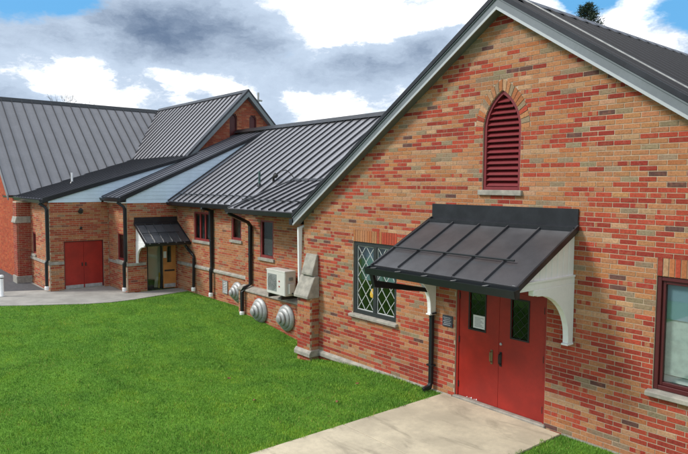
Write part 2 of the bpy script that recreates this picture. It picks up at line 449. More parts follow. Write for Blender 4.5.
t.set(p.inputs['Base Color'], c); p.inputs['Roughness'].default_value = .95; p.inputs['Specular IOR Level'].default_value = .1
me.materials.append(gm)
ground = bpy.data.objects.new('ground', me); COL.objects.link(ground); ground['kind'] = 'structure'; ground['label'] = 'green lawn ground running up to the brick buildings'

# walkway by the church entrances (flat sheet, thickness real)
WALK = [(-20.72, 1.12), (-20.40, -.40), (-20.25, -1.0), (-20.22, -1.85), (-20.45, -2.6), (-20.85, -3.25), (-21.25, -4.0), (-21.85, -4.9), (-22.6, -6.2), (-23.5, -8.5), (-24.5, -13), (-40, -13), (-40, -3.0), (-23.6, -2.5), (-23.6, -.5), (-21.5, -.5), (-21.5, 1.12)]
walk = MB().prism([(x, y, -.08) for x, y in WALK], (0, 0, .10)).build('walkway', 'walk', kind='structure', label='pale concrete walkway curving past the church doors')
asph = MB().prism([(x, y, .0) for x, y in [(-24.55, -4.2), (-24.0, -2.9), (-26, -2.9), (-38, -2.9), (-38, -4.6), (-28, -4.6)]], (0, 0, .026)).build('asphalt_patch', 'asphalt', kind='structure', label='dark asphalt strip beside the church front')

B(-120, 60, -70, -13.2, -.3, .012).build('unseen_asphalt', 'asphalt', kind='structure', label='unseen asphalt sheet added to grey the window reflections')  # unseen asphalt behind the camera, added so panes reflect grey instead of green
# concrete path to the red double doors, poured in bays
path = bpy.data.objects.new('concrete_path', None); COL.objects.link(path); path['kind'] = 'structure'; path['label'] = 'stained concrete path leading to the near red doors'
ys = [-.045, -2.46, -4.9, -7.35, -9.8, -13.1]
for i in range(5):
    x0, x1 = -7.50, -5.08
    zz = [-.06, .028+.002*(i % 2)]
    B(x0, x1, ys[i+1]+.008, ys[i]-.008, -.10, zz[1]).build('slab', 'concrete', path, .004)
    if i < 4: B(x0, x1, ys[i+1]-.0075, ys[i+1]+.0075, -.10, .016).build('joint_filler', 'iron', path)

# ==================================================================== NEAR GABLED HALL
hall = thing('brick_hall', 'near gabled brick hall with pointed louvre and red double doors', 'building', (-6.37, 0, 0))
hall.location = (0, 0, 0)
AX, AZ, SL = -6.37, 6.80, .667         # gable apex and pitch
HL, HR = -12.0, -.74
DOOR = (-7.27, -5.41, -.5, 2.17); LEAD = (-10.17, -8.82, 1.08, 2.68); WINR = (-3.735, -1.95, 1.10, 2.68)
ac_x, ac_w, ac_b, ac_s, ac_top = -6.36, .38, 3.83, 4.84, 5.50
RAD = (ac_w**2+(ac_top-ac_s)**2)/(2*ac_w)
def arch_half(z, grow=0.0):
    r = RAD+grow
    if z <= ac_s: return ac_w+grow
    k = r*r-(z-ac_s)**2
    return math.sqrt(k)-(RAD-ac_w) if k > (RAD-ac_w)**2 else 0
RING = .17
def hall_iv(za, zb):
    m = (za+zb)/2
    hw = min((AZ+.12-m)/SL, 20)
    a, b = max(HL, AX-hw), min(HR, AX+hw)
    hs = [(h[0], h[1]) for h in (DOOR, LEAD, WINR) if h[2] < m < h[3]]
    for h in (LEAD, WINR):
        if h[3] <= m < h[3]+.255: hs.append((h[0], h[1]))
    if ac_b < m < ac_s: hs.append((ac_x-ac_w, ac_x+ac_w))
    elif ac_s <= m:
        k = arch_half(m, RING)
        if k > 0: hs.append((ac_x-k, ac_x+k))
    return subtract((a, b), hs)
W0 = Wall((0, 0, 0), (1, 0, 0), (0, -1, 0))
soldier = []
for h in (LEAD, WINR):
    n = int((h[1]-h[0])/CO); s_ = (h[1]-h[0])/n; prev = None
    for i in range(n):
        prev = random.choice(('tan', 'org', 'tan', 'ltan', 'red', 'red', 'dred', 'org')) if not prev or random.random() < .6 else prev
        nm = prev
        if h is LEAD: nm = ('red' if random.random() < .8 else 'org') if i > n*.55 else ('tan' if random.random() < .6 else 'org')
        soldier.append((h[0]+i*s_+JT/2, h[0]+(i+1)*s_-JT/2, h[3]+.004, h[3]+.25, (*jit(PAL[nm]), 0)))
Fv, Rv, Uv = Fw, Rr, Uu
def px(p):
    d = Vector(p)-CAM; z = d.dot(Fv)
    return 344+F_PX*d.dot(Rv)/z, 227-F_PX*d.dot(Uv)/z, z
def keep_largest(bricks):
    sc = []
    for i, (a, b, za, zb, c) in enumerate(bricks):
        x, y, d = px((a, 0, (za+zb)/2)); x2, y2, _ = px((b, 0, (za+zb)/2))
        if x < 2 or x2 > 686 or y > 452 or y2 > 452 or y < 2: continue
        u = (a+b)/2; z = (za+zb)/2
        if -8.2 < u < -4.9 and 2.2 < z < 3.6: continue
        if za < .05: continue
        sc.append(((x2-x)*(zb-za)*F_PX/d, i))
    sc.sort(reverse=True); return {i for _, i in sc[:300]}
wall0 = W0.make(hall, -.50, 6.92, hall_iv, lambda u, z: .36+.17*max(0, min(1, (3.0-z)/1.5))+.05*max(0, min(1, (u+7)/4)), extra=soldier, keep=keep_largest)
mb = MB()                                    # mortar behind the soldier courses and the arch ring
for h in (LEAD, WINR): W0.slab(MB(), h[0]+.001, h[1]-.001, -.2, -.009, h[3]+.001, h[3]+.27).build('mortar_bed', 'mortar', wall0)
NA = 24
for sgn in (-1, 1):
    th1 = math.asin((ac_top-ac_s)/RAD)
    pts_in, pts_out = [], []
    cx = ac_x-sgn*(RAD-ac_w)
    for i in range(NA+1):
        t_ = th1*i/NA; pts_in.append((cx+sgn*RAD*math.cos(t_), ac_s+RAD*math.sin(t_)))
        # outer ring point on radius RAD+RING clipped at the axis
        ro = RAD+RING+.07; to = math.acos(min(1, (RAD-ac_w)/ro))*i/NA
        pts_out.append((cx+sgn*ro*math.cos(to), ac_s+ro*math.sin(to)))
    for i in range(NA):
        q = [pts_in[i], pts_out[i], pts_out[i+1], pts_in[i+1]]
        mb.prism([(x, .009, z) for x, z in q], (0, .19, 0))
mb.build('mortar_bed', 'mortar', wall0)
for sgn in (-1, 1):                           # the voussoirs of the pointed arch, each its own brick
    cx = ac_x-sgn*(RAD-ac_w); ro = RAD+RING-.004
    t_in, t_out = math.asin((ac_top-ac_s)/RAD), math.acos((RAD-ac_w)/ro); NV = 11
    for i in range(NV):
        def pt(k, f): 
            a0 = (t_in*(1-f)+t_out*f)*k/NV; rr = RAD+.004+(ro-RAD-.004)*f
            return Vector((cx+sgn*rr*math.cos(a0), 0, ac_s+rr*math.sin(a0)))
        e = .075
        P4 = [pt(i+e, 0), pt(i+e, 1), pt(i+1-e, 1), pt(i+1-e, 0)]
        c_ = sum(P4, Vector())/4
        o = MB().prism([p_-c_ for p_ in P4], (0, .10, 0)).build('brick', 'brick_obj', wall0, .002)
        o.location = c_+Vector((0, random.uniform(-.004, -.001), 0)); o.color = (*jit(PAL[random.choice(('tan', 'tan', 'org', 'org', 'olive', 'ltan', 'red'))]), 0)
# remaining walls of the hall, so that it is a closed building
W0b = MB(); W0b.box(HL+.002, HL+.22, .225, 13.8, -.5, 3.1).box(HR-.22, HR-.002, .225, 13.8, -.5, 3.1)
W0b.prism([(HL+.002, 13.8, -.5), (HR-.002, 13.8, -.5), (HR-.002, 13.8, 3.0), (AX, 13.8, AZ-.05), (HL+.002, 13.8, 3.0)], (0, .2, 0)).build('rear_wall', 'mortar', hall)
B(HL+.23, HR-.23, .23, 13.7, -.45, .0).build('floor', 'dark', hall)
B(HL+.23, HR-.23, 2.6, 2.7, .0, 3.4).build('partition', 'room', hall)
B(HL+.23, HR-.23, .23, 2.6, 3.3, 3.36).build('ceiling', 'room', hall)

# rake boards: grey fascia with pale lower lip and dark roof edge
OV = -.19
def zr(x, k=0.0): return AZ+k-SL*abs(x-AX)
for sgn, xe in ((-1, HL-.17), (1, HR+.17)):
    mb = MB(); mb.prism([(AX, OV, zr(AX, .0)), (xe, OV, zr(xe, .0)), (xe, OV, zr(xe, .20)), (AX, OV, zr(AX, .20))], (0, -OV+.01, 0))
    rb = mb.build('rake_board', 'fascia', hall)
    MB().prism([(AX, OV-.022, zr(AX, -.015)), (xe, OV-.022, zr(xe, -.015)), (xe, OV-.022, zr(xe, .035)), (AX, OV-.022, zr(AX, .035))], (0, .02, 0)).build('trim_lip', 'fascia_lip', rb)
    MB().prism([(AX, OV-.018, zr(AX, .165)), (xe, OV-.018, zr(xe, .165)), (xe, OV-.018, zr(xe, .19)), (AX, OV-.018, zr(AX, .19))], (0, .016, 0)).build('drip_strip', 'fascia', rb)
    MB().prism([(AX, OV-.035, zr(AX, .192)), (xe-.02*-sgn, OV-.035, zr(xe, .192)), (xe-.02*-sgn, OV-.035, zr(xe, .275)), (AX, OV-.035, zr(AX, .275))], (0, .12, 0)).build('edge_trim', 'flashing', rb)
L_ = math.hypot(1, SL)
for sgn in (1, -1):
    run = abs((HR+.3)-AX)
    up = Vector((-sgn, 0, SL))/L_
    x0 = AX+sgn*run
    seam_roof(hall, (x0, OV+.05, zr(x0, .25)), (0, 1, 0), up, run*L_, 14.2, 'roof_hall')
MB().prism([(AX-.16, OV-.03, zr(AX-.16, .29)), (AX, OV-.03, zr(AX, .31)), (AX+.16, OV-.03, zr(AX+.16, .29)), (AX, OV-.03, zr(AX, .25))], (0, 14.2, 0)).build('ridge_cap', 'roof_hall', hall)
MB().prism([(AX+.2, OV+.475, zr(AX+.2, .315)), (HR+.28, OV+.475, zr(HR+.28, .315)), (HR+.28, OV+.475, zr(HR+.28, .335)), (AX+.2, OV+.475, zr(AX+.2, .335))], (0, .03, 0)).build('seam_highlight', 'galv', hall)  # bright strip painted in as the highlight along the first seam
B(HL-.32, HL-.19, OV-.02, .9, 2.93, 3.07).build('gutter_end', 'black_metal', hall)

# stone water table, footings
mb = MB(); mb.prism([(-11.32, -.0, -.10), (-11.32, -.055, -.10), (-11.32, -.055, -.02), (-11.32, -.012, .03), (-11.32, 0, .03)], (4.0, 0, 0)).build('water_table', 'stone', hall, .006)
B(-5.08, HR, -.02, 0, -.45, .025).build('footing', 'stone', hall)
# corner buttress
but = MB(); but = bpy.data.objects.new('buttress', None); COL.objects.link(but); but.parent = hall
bx0, bx1, by = -11.90, -11.38, -.26
B(bx0+.008, bx1-.008, by+.008, -.002, -.5, 1.30).build('core', 'mortar', but)
mbx = MB()
WF, WS = Wall((0, by, 0), (1, 0, 0), (0, -1, 0)), Wall((bx1, 0, 0), (0, 1, 0), (1, 0, 0))
WL = Wall((bx0, 0, 0), (0, -1, 0), (-1, 0, 0))
for za, zb in ((-.5, -.12), (.03, 1.30)):
    for a, b, z_, zz, c in lay(za, zb, rect_iv(bx0, bx1), .4, phase=bx0)[0]: WF.slab(mbx, a, b, -.05, 0, z_, zz, c)
    for a, b, z_, zz, c in lay(za, zb, rect_iv(by+.052, -.002), .4, phase=by)[0]: WS.slab(mbx, a, b, -.05, 0, z_, zz, c)
    for a, b, z_, zz, c in lay(za, zb, rect_iv(.004, -by-.052), .4)[0]: WL.slab(mbx, a, b, -.05, 0, z_, zz, c)
mbx.build('brickwork', 'brick', but, kind='stuff')
MB().prism([(bx0-.05, -.001, -.12), (bx0-.05, by-.06, -.12), (bx0-.05, by-.06, -.03), (bx0-.05, by-.005, .035), (bx0-.05, -.001, .035)], (bx1-bx0+.10, 0, 0)).build('base_stone', 'stone', but, .008)
MB().prism([(bx0-.03, -.001, 1.25), (bx0-.03, by-.09, 1.25), (bx0-.03, by-.09, 1.31), (bx0-.03, -.14, 1.76), (bx0-.03, -.001, 1.76)], (bx1-bx0+.04, 0, 0)).build('cap_stone', 'stone', but, .012)
MB().prism([(bx0+.06, -.001, 1.762), (bx0+.06, -.13, 1.762), (bx0+.06, -.19, 1.78), (bx0+.06, -.19, 1.83), (bx0+.06, -.05, 2.27), (bx0+.06, -.001, 2.27)], (bx1-bx0-.09, 0, 0)).build('cap_stone', 'stone', but, .012)

# red double doors
fr = MB(); fr.box(DOOR[0]+.001, DOOR[0]+.05, .03, .16, .055, 2.165).box(DOOR[1]-.05, DOOR[1]-.001, .03, .16, .055, 2.165).box(DOOR[0]+.051, DOOR[1]-.051, .03, .16, 2.11, 2.165)
fr.build('door_frame', 'paint_red', hall, .004)
B(DOOR[0]-.02, DOOR[1]+.03, -.035, .30, -.05, .055).build('threshold', 'stone', hall, .01)
MIDX = -6.345
for (a, b, pa, pb, lab) in ((DOOR[0]+.053, MIDX-.003, -6.99, -6.64, 0), (MIDX+.003, DOOR[1]-.053, -6.10, -5.77, 1)):
    z0, z1, q0, q1 = .06, 2.105, 1.34, 2.0
    m_ = MB(); y0, y1 = .05, .095
    m_.box(a, pa, y0, y1, z0, z1).box(pb, b, y0, y1, z0, z1).box(pa, pb, y0, y1, z0, q0).box(pa, pb, y0, y1, q1, z1)
    d = m_.build('door', 'paint_red', hall)
    st = MB()
    for s0, s1, s2, s3 in ((pa-.02, pa+.006, q0-.02, q1+.02), (pb-.006, pb+.02, q0-.02, q1+.02)): st.box(s0, s1, y0-.008, y0-.001, s2, s3)
    st.box(pa+.0065, pb-.0065, y0-.008, y0-.001, q0-.02, q0+.006).box(pa+.0065, pb-.0065, y0-.008, y0-.001, q1-.006, q1+.02).build('glazing_bead', 'iron', d)
    B(pa+.001, pb-.001, .068, .074, q0+.001, q1-.001).build('pane', 'glass', d)
    la = MB()
    for k in (-2, -1, 0, 1, 2, 3, 4):
        for sg in (1, -1):
            zc = q0+.165*k; xa, xb = pa+.004, pb-.004
            p0 = Vector((xa, .066, zc if sg > 0 else zc+.33)); p1 = Vector((xb, .066, zc+.33 if sg > 0 else zc))
            lo, hi = q0+.004, q1-.004
            dz = p1.z-p0.z; t0, t1 = 0.0, 1.0
            for lim in (lo, hi):
                pass
            ts = sorted([(lo-p0.z)/dz, (hi-p0.z)/dz]); t0, t1 = max(0, ts[0]), min(1, ts[1])
            if t1-t0 > .03: la.tube([p0.lerp(p1, t0), p0.lerp(p1, t1)], .004, 4)
    la.build('lead_lattice', 'leadframe', d)
    for hz in (.27, 1.10, 1.90):
        x = a+.004 if lab == 0 else b-.004
        MB().tube([(x, .043, hz-.055), (x, .043, hz+.055)], .011, 8).build('hinge', 'iron', d)
    hx = MIDX-.14 if lab == 0 else MIDX+.045
    hm = 'brass' if lab == 0 else 'iron'
    hd = MB(); hd.box(hx-.022, hx+.022, .040, .0495, .80, 1.05).tube([(hx, .04, 1.03), (hx, -.008, 1.01), (hx, -.014, .95), (hx, -.008, .86), (hx, .04, .83)], .011, 8)
    hd.build('handle', hm, d, smooth=True)
    if lab: MB().lathe([(0, .024), (.014, .024), (.018, .017)], (MIDX+.045, .049, 1.19), (0, -1, 0), 16).build('lock', 'galv', d)
    else:
        cm = MB()
        for k in range(5):
            cx_ = a+.20+k*.05+random.uniform(-.015, .015); hh = random.uniform(.006, .03)
            cm.prism([(cx_, .0485, .066), (cx_+.03, .0485, .066), (cx_+.022, .0485, .066+hh), (cx_+.008, .0485, .066+hh*.7)], (0, .001, 0))
        cm.build('paint_chips', 'white', d)
pn = MB().box(-6.915, -6.655, .0755-.014, .064, 1.365, 1.60).build('paper_notice', 'paper', label='white printed notice taped inside the near left door pane', category='notice')
ln = MB()
for k in range(7): ln.box(-6.88, -6.69-(k % 3)*.03, .0595, .0612, 1.40+k*.025, 1.409+k*.025)
ln.build('printed_lines', 'ink', pn)

# leaded window
def rail(mb, a, b, y0, y1, z0, z1, t):
    mb.box(a, a+t, y0, y1, z0, z1).box(b-t, b, y0, y1, z0, z1).box(a+t, b-t, y0, y1, z0, z0+t).box(a+t, b-t, y0, y1, z1-t, z1); return mb
def part(name, parent):
    o = bpy.data.objects.new(name, None); COL.objects.link(o); o.parent = parent; return o
wn = part('window', hall); a, b, z0, z1 = LEAD
fr = rail(MB(), a+.002, b-.002, .03, .11, z0+.035, z1-.002, .085); xm = (a+b)/2
fr.box(xm-.05, xm+.05, .028, .109, z0+.12, z1-.087).build('frame', 'leadframe', wn, .004)
for (pa, pb) in ((a+.087, xm-.05), (xm+.05, b-.087)):
    q0, q1 = z0+.12, z1-.087
    B(pa, pb, .07, .076, q0, q1).build('pane', 'glass_lead', wn)
    la = MB(); ww, hh = (pb-pa)/2, (q1-q0)/4.0
    for k in range(-4, 10):
        for sg in (1, -1):
            p0 = Vector((pa, .066, q0+hh*k if sg > 0 else q0+hh*(k+2))); p1 = Vector((pb, .066, q0+hh*(k+2) if sg > 0 else q0+hh*k))
            dz = p1.z-p0.z; ts = sorted([(q0-p0.z)/dz, (q1-p0.z)/dz]); t0, t1 = max(0, ts[0]), min(1, ts[1])
            if t1-t0 > .02: la.tube([p0.lerp(p1, t0), p0.lerp(p1, t1)], .0065, 4)
    rail(la, pa+.001, pb-.001, .058, .069, q0+.001, q1-.001, .014)
    la.build('lead_lattice', 'lead', wn)
MB().prism([(a-.08, .08, z0-.05), (a-.08, -.07, z0-.05), (a-.08, -.07, z0+.01), (a-.08, .08, z0+.034)], (b-a+.14, 0, 0)).build('sill', 'stone', wn, .008)
B(a+.03, b-.03, .215, .222, z0+.75, z1).build('pane_backing', 'slate', wn)  # panel added behind the leaded panes, coloured as reflected sky
lamp = MB().lathe([(0, .012), (.02, .045), (.08, .06), (.14, .045), (.20, .015)], (-9.69, .150, 1.48), (0, 0, 1), 16).build('window_lamp', 'amber', smooth=True, label='small lit amber lamp behind the diamond leaded window', category='lamp')
MB().tube([(-9.69, .150, 1.42), (-9.69, .150, 1.485)], .03, 10).build('base', 'iron', lamp)
B(a-.1, b+.1, .115, .225, z0-.02, z0+.03).build('inner_sill', 'room', wn)
MB().box(-9.72, -9.66, .12, .18, z0+.031, 1.42).build('stand', 'iron', lamp)

# right-hand window with maroon frame
wn = part('window', hall); a, b, z0, z1 = WINR
fr = rail(MB(), a+.002, b-.002, .02, .12, z0+.0, z1-.002, .06); fr.build('frame', 'red_frame', wn, .005)
rail(MB(), a+.063, b-.063, .05, .11, z0+.062, z1-.064, .045).build('sash', 'red_frame', wn, .004)
B(a+.109, b-.109, .08, .086, z0+.108, z1-.110).build('pane', 'glass_bright', wn)
MB().prism([(a-.07, .05, z0-.10), (a-.07, -.09, z0-.10), (a-.07, -.09, z0-.03), (a-.07, .05, z0-.003)], (b-a+.12, 0, 0)).build('sill', 'stone', wn, .01)
B(a+.02, b-.02, .130, .138, z0+.98, z1).build('reflection_panel', 'slate', wn)  # added panel, painted as the slate-blue reflection in the upper pane
B(a+.02, b-.02, .150, .158, z0+.20, z0+.99).build('pane_backing', 'pale', wn)  # added panel, painted as the pale reflection in the lower pane
B(a-.1, b+.1, .225, .30, z0+.08, z0+.17).build('inner_sill', 'white', wn)

# pointed louvre
lv = part('louvre_window', hall)
prof_o, prof_i = [], []
for sgn in (-1, 1):
    cx = ac_x-sgn*(RAD-ac_w); th1 = math.asin((ac_top-ac_s)/RAD)
    col_o = [(ac_x+sgn*(ac_w-.001), ac_b)]+[(cx+sgn*(RAD-.001)*math.cos(th1*i/14), ac_s+(RAD-.001)*math.sin(th1*i/14)) for i in range(15)]
    ri = RAD-.055; th2 = math.acos((RAD-ac_w)/ri)
    col_i = [(ac_x+sgn*(ac_w-.056), ac_b)]+[(cx+sgn*ri*math.cos(th2*i/14), ac_s+ri*math.sin(th2*i/14)) for i in range(15)]
    fm = MB()
    for i in range(15):
        q = [col_o[i], col_o[i+1], col_i[i+1], col_i[i]]
        fm.prism([(x, .03, z) for x, z in q], (0, .10, 0))
    fm.build('frame', 'louver_red', lv)
B(ac_x-ac_w+.057, ac_x+ac_w-.057, .03, .13, ac_b, ac_b+.055).build('frame', 'louver_red', lv)
NS = 16
for i in range(NS):
    z = ac_b+.07+i*(ac_top-.10-ac_b-.07)/NS
    hw = arch_half(z+.06)-.052 if z+.06 > ac_s else ac_w-.057
    if hw < .03: continue
    MB().prism([(ac_x-hw, .035, z), (ac_x-hw, .045, z-.012), (ac_x-hw, .125, z+.065), (ac_x-hw, .115, z+.077)], (2*hw, 0, 0)).build('slat', 'louver_red', lv)
bk = MB(); bk.box(ac_x-ac_w, ac_x+ac_w, .135, .15, ac_b, ac_top+.02); bk.build('backing', 'dark', lv)
B(ac_x-ac_w-.06, ac_x+ac_w+.06, -.05, .03, ac_b-.09, ac_b-.001).build('sill', 'stone', lv, .006)

# plaque beside the doors
pq = B(-7.57, -7.33, -.022, -.004, 1.29, 1.50).build('plaque', 'plaque', None, .004, label='small dark lettered plaque on brick beside the near red doors', category='plaque')
ln = MB()
for k in range(5): ln.box(-7.545+.02*(k % 2), -7.355-.02*((k+1) % 2), -.0245, -.0222, 1.32+k*.033, 1.334+k*.033)
ln.build('lettering', 'plaque_text', pq)

# ------------------------------------------------------------------ shed canopies
def canopy(name, label, loc, rz, w_, dep, zt, ze, nse, sides, fl=.26, rail_d=.7, sc=1.0, gut=True, roofm='canopy_roof'):
    """local: x along the wall 0..w_, -y out from the wall"""
    t = thing(name, label, 'canopy', loc, rz, 'door canopies')
    s = (zt-ze)/dep; L = math.hypot(dep, zt-ze); up = Vector((0, dep, zt-ze)).normalized(); n = Vector((0, -up.z, up.y))
    # roof deck and pans
    deck = MB().prism([(0, 0, zt-.045), (w_, 0, zt-.045), (w_, -dep, ze-.045), (0, -dep, ze-.045)], -n*.05).build('deck', 'black_metal', t)
    e = w_/nse
    q = MB(); q.box(.003, e-.003, 0, L-.02, -.03, 0).box(.003, .022, .02, L-.10, 0, .035)
    me = q.mesh('roof_panel', MT[roofm], .003)
    rm = Matrix.Identity(4)
    for i in range(nse):
        o = bpy.data.objects.new('roof_panel', me); COL.objects.link(o); o.parent = deck
        oo = Vector((i*e, -dep, ze-.01))
        for r_ in range(3): rm[r_][0] = (1, 0, 0)[r_]; rm[r_][1] = up[r_]; rm[r_][2] = n[r_]; rm[r_][3] = oo[r_]
        o.matrix_basis = rm.copy()
    MB().box(-.005, w_+.005, -.025, -.004, zt-.10, zt+fl).box(-.003, w_+.003, -.14, -.026, zt-.075, zt+.012-.03).build('wall_flashing', 'flashing', t)
    # raised seam caps at both ends, verge trims
    for x in (-.03, w_-.0):
        MB().prism([(x, -.03, zt-.07), (x, -.03, zt+.02), (x, -dep-.03, ze+.0), (x, -dep-.03, ze-.09)], (.03, 0, 0)).build('verge_trim', 'flashing', t)
    # snow rail
    yr = -dep*rail_d; zrr = zt+s*yr+.05
    MB().tube([(.04, yr, zrr), (w_*.87, yr, zrr)], .016*sc, 8).build('snow_rail', 'black_metal', t)
    # gutter: open trough in section
    g0, g1 = -dep-.15*sc, -dep-.032; gzb = ze-.15*sc
    pr = [(g1, ze-.02), (g1, gzb), (g0+.03, gzb), (g0, ze-.05*sc), (g0-.012, ze-.04*sc), (g0-.012, ze-.052*sc), (g0+.016, gzb-.012), (g1+.0, gzb-.014), (g1+.012, gzb-.012), (g1+.012, ze-.02)]
    gt = MB().prism([(-.05, y, z) for y, z in pr], (w_+.10, 0, 0)).build('gutter', 'black_metal', t)
    for x in (-.052, w_+.044): MB().prism([(x, g1, ze-.03), (x, g1, gzb-.01), (x, g0+.03, gzb-.01), (x, g0, ze-.05*sc)], (.008, 0, 0)).build('gutter_end', 'black_metal', gt)
    for i in range(nse): B(i*e+.1, i*e+.125, g0-.005, g1, ze-.048*sc, ze-.040*sc).build('gutter_strap', 'galv', gt)
    # white boarded cheeks, beam and curved brackets
    zl = ze-.135
    for sd, full in sides:
        x0, x1 = (w_-.09, w_-.05) if sd > 0 else (.05, .09)
        nb = int(dep/.145) if sc == 1 else 5
        ck = part('cheek', t) if full else None
        if full:
            for i in range(nb):
                ya, yb = -dep*i/nb-.004, -dep*(i+1)/nb+.004
                za, zb = zt-.10+s*ya-.03, zt-.10+s*yb-.03
                if zb < zl+.13*sc+.002: zb = zl+.13*sc+.003
                MB().prism([(x0, ya, zl+.13*sc), (x0, yb, zl+.13*sc), (x0, yb, zb), (x0, ya, za)], (x1-x0, 0, 0)).build('board', 'white', ck, .004)
            xx0, xx1 = (x0-.012, x1+.022)
            def yu(z): return max(-dep+.01, (z-(zt-.115))/s)
            za_, zb2, zc_ = zl+.03*sc, zl+.128*sc, zl+.155*sc
            MB().prism([(xx0, -.005, za_), (xx0, yu(za_), za_), (xx0, yu(zb2), zb2), (xx0, -.005, zb2)], (xx1-xx0, 0, 0)).build('beam', 'white', t)
            MB().prism([(xx0-.004, -.004, zb2+.001), (xx0-.004, yu(zb2+.01), zb2+.001), (xx0-.004, yu(zc_+.01), zc_), (xx0-.004, -.004, zc_)], (xx1-xx0+.016, 0, 0)).build('beam_cap', 'white', t)
        # bracket: post, arm and curved brace, one flat sawn piece
        H = .92*sc; A = min(dep*.72, 1.1*sc); tk = .09*sc
        zb_ = zl+.028*sc
        pl = [(-.006, zb_), (-A, zb_), (-A, zb_-.085*sc), (-A+.10*sc, zb_-.085*sc)]
        cxx, czz = -A+.10*sc, zb_-H+.10*sc
        rx, rz_ = A-.10*sc-.15*sc, H-.10*sc-.10*sc
        for i in range(11):
            th = math.pi/2*(1-i/10)
            pl.append((cxx+rx*math.cos(th), zb_-.10*sc-rz_+rz_*math.sin(th)))
        pl += [(-.15*sc, zb_-H), (-.006, zb_-H)]
        xc = (x0+x1)/2
        MB().prism([(xc-tk/2, y, z) for y, z in pl], (tk, 0, 0)).build('bracket', 'white', t, .006)
        B(xc-tk*.62, xc+tk*.62, -.175*sc, -.005, zb_-H-.03*sc, zb_-H-.001).build('bracket_foot', 'white', t, .004)
    return t
canopy('door_canopy', 'large dark standing seam canopy over the near red double doors', (-7.86, 0, 0), 0, 2.94, 1.52, 3.30, 2.53, 5, ((1, True), (-1, True)))
canopy('door_canopy', 'small dark canopy with white cheek over the wooden entrance door', (-21.6, -.47, 0), R(90), 1.60, 1.06, 2.50, 1.86, 5, ((-1, True),), .19, .6, .72)
downspout([(-7.78, -1.62, 2.40), (-7.79, -1.55, 2.20), (-7.79, -.10, 1.93), (-7.79, -.07, 1.84), (-7.79, -.07, .16), (-7.79, -.10, .08), (-7.82, -.24, .05)], 'black downspout dropping from the large canopy beside the near doors', .042, straps=((-7.79, -.07, 1.5), (-7.79, -.07, .5)))
downspout([(-12.09, .2, 2.94), (-12.09, -.055, 2.86), (-12.09, -.055, 1.3), (-12.09, -.055, -.2)], 'white downspout at the hall corner behind the stone buttress caps', .034, 'white')

# ==================================================================== CLASSROOM WING
SOFT = .28
wing = thing('classroom_wing', 'long low brick wing with grey seamed roof behind the lawn', 'building')
WY, LY, PY = 1.15, .95, .75
WX0, LX0, LX1 = -21.6, -16.35, -12.0
w1, w2, w3 = (-20.22, -18.95, 1.92, 2.93), (-17.55, -16.92, 2.12, 2.93), (-15.50, -14.78, 1.76, 2.88)
WW = Wall((0, WY, 0), (1, 0, 0), (0, -1, 0))
WW.make(wing, -.35, 3.25, rect_iv(WX0, LX0+.2, (w1, w2)), .36)
WLn = Wall((0, LY, 0), (1, 0, 0), (0, -1, 0)); WLn.make(wing, .70, 3.2, rect_iv(LX0, LX1+.1, (w3,)), .34)
WP = Wall((0, PY, 0), (1, 0, 0), (0, -1, 0)); WP.make(wing, -.45, .72, rect_iv(LX0-.06, LX1+.1), .55)
WWs = Wall((LX0, 0, 0), (0, -1, 0), (-1, 0, 0)); WWs.make(wing, .70, 3.2, rect_iv(-WY, -LY-.1), .4)
B(LX0-.058, LX0+.3, PY+.23, WY-.02, -.45, .71).build('plinth_return', 'mortar', wing)
MB().prism([(LX0-.09, PY-.05, .70), (LX0-.09, PY-.05, .75), (LX0-.09, LY-.002, .84), (LX0-.09, LY-.002, .70)], (LX1-LX0+.18, 0, 0)).build('stone_ledge', 'stone', wing, .008)
MB().prism([(WX0+.05, WY-.002, .93), (WX0+.05, WY-.045, .93), (WX0+.05, WY-.045, .99), (WX0+.05, WY-.01, 1.04), (WX0+.05, WY-.002, 1.04)], (LX0-WX0-.06, 0, 0)).build('stone_band', 'stone', wing, .005)
def small_window(parent, W, a, b, z0, z1, nm=1, m='wing_red', glass='glass', sill=.09):
    """window set in brick face W (u range a..b)"""
    wn = part('window', parent)
    def bx(mb, u0, u1, d0, d1, p, q): return W.slab(mb, u0, u1, -d1, -d0, p, q)
    fr = MB(); t_ = .075
    bx(fr, a+.002, a+t_, .02, .10, z0, z1-.002); bx(fr, b-t_, b-.002, .02, .10, z0, z1-.002); bx(fr, a+t_, b-t_, .02, .10, z0, z0+t_); bx(fr, a+t_, b-t_, .02, .10, z1-t_, z1-.002)
    fr.build('frame', m, wn)
    n = nm+1; ww = (b-a-2*t_)/n
    for i in range(n):
        p, q = a+t_+i*ww, a+t_+(i+1)*ww
        if i: bx(MB(), p-.035, p+.035, .025, .095, z0+t_, z1-t_).build('mullion', m, wn)
        bx(MB(), p+(.036 if i else .001), q-(.036 if i < n-1 else .001), .06, .066, z0+t_+.001, z1-t_-.001).build('pane', glass, wn)
    s_ = MB(); bx(s_, a-.06, b+.06, -.05, .05, z0-sill, z0-.002); s_.build('sill', 'stone', wn, .006)
    k = MB(); bx(k, a+.01, b-.01, .16, .17, z0+.02, z1-.02); k.build('pane_backing', 'room', wn)
    return wn
small_window(wing, WW, *w1, 2); small_window(wing, WW, *w2, 0); small_window(wing, WLn, *w3, 0)
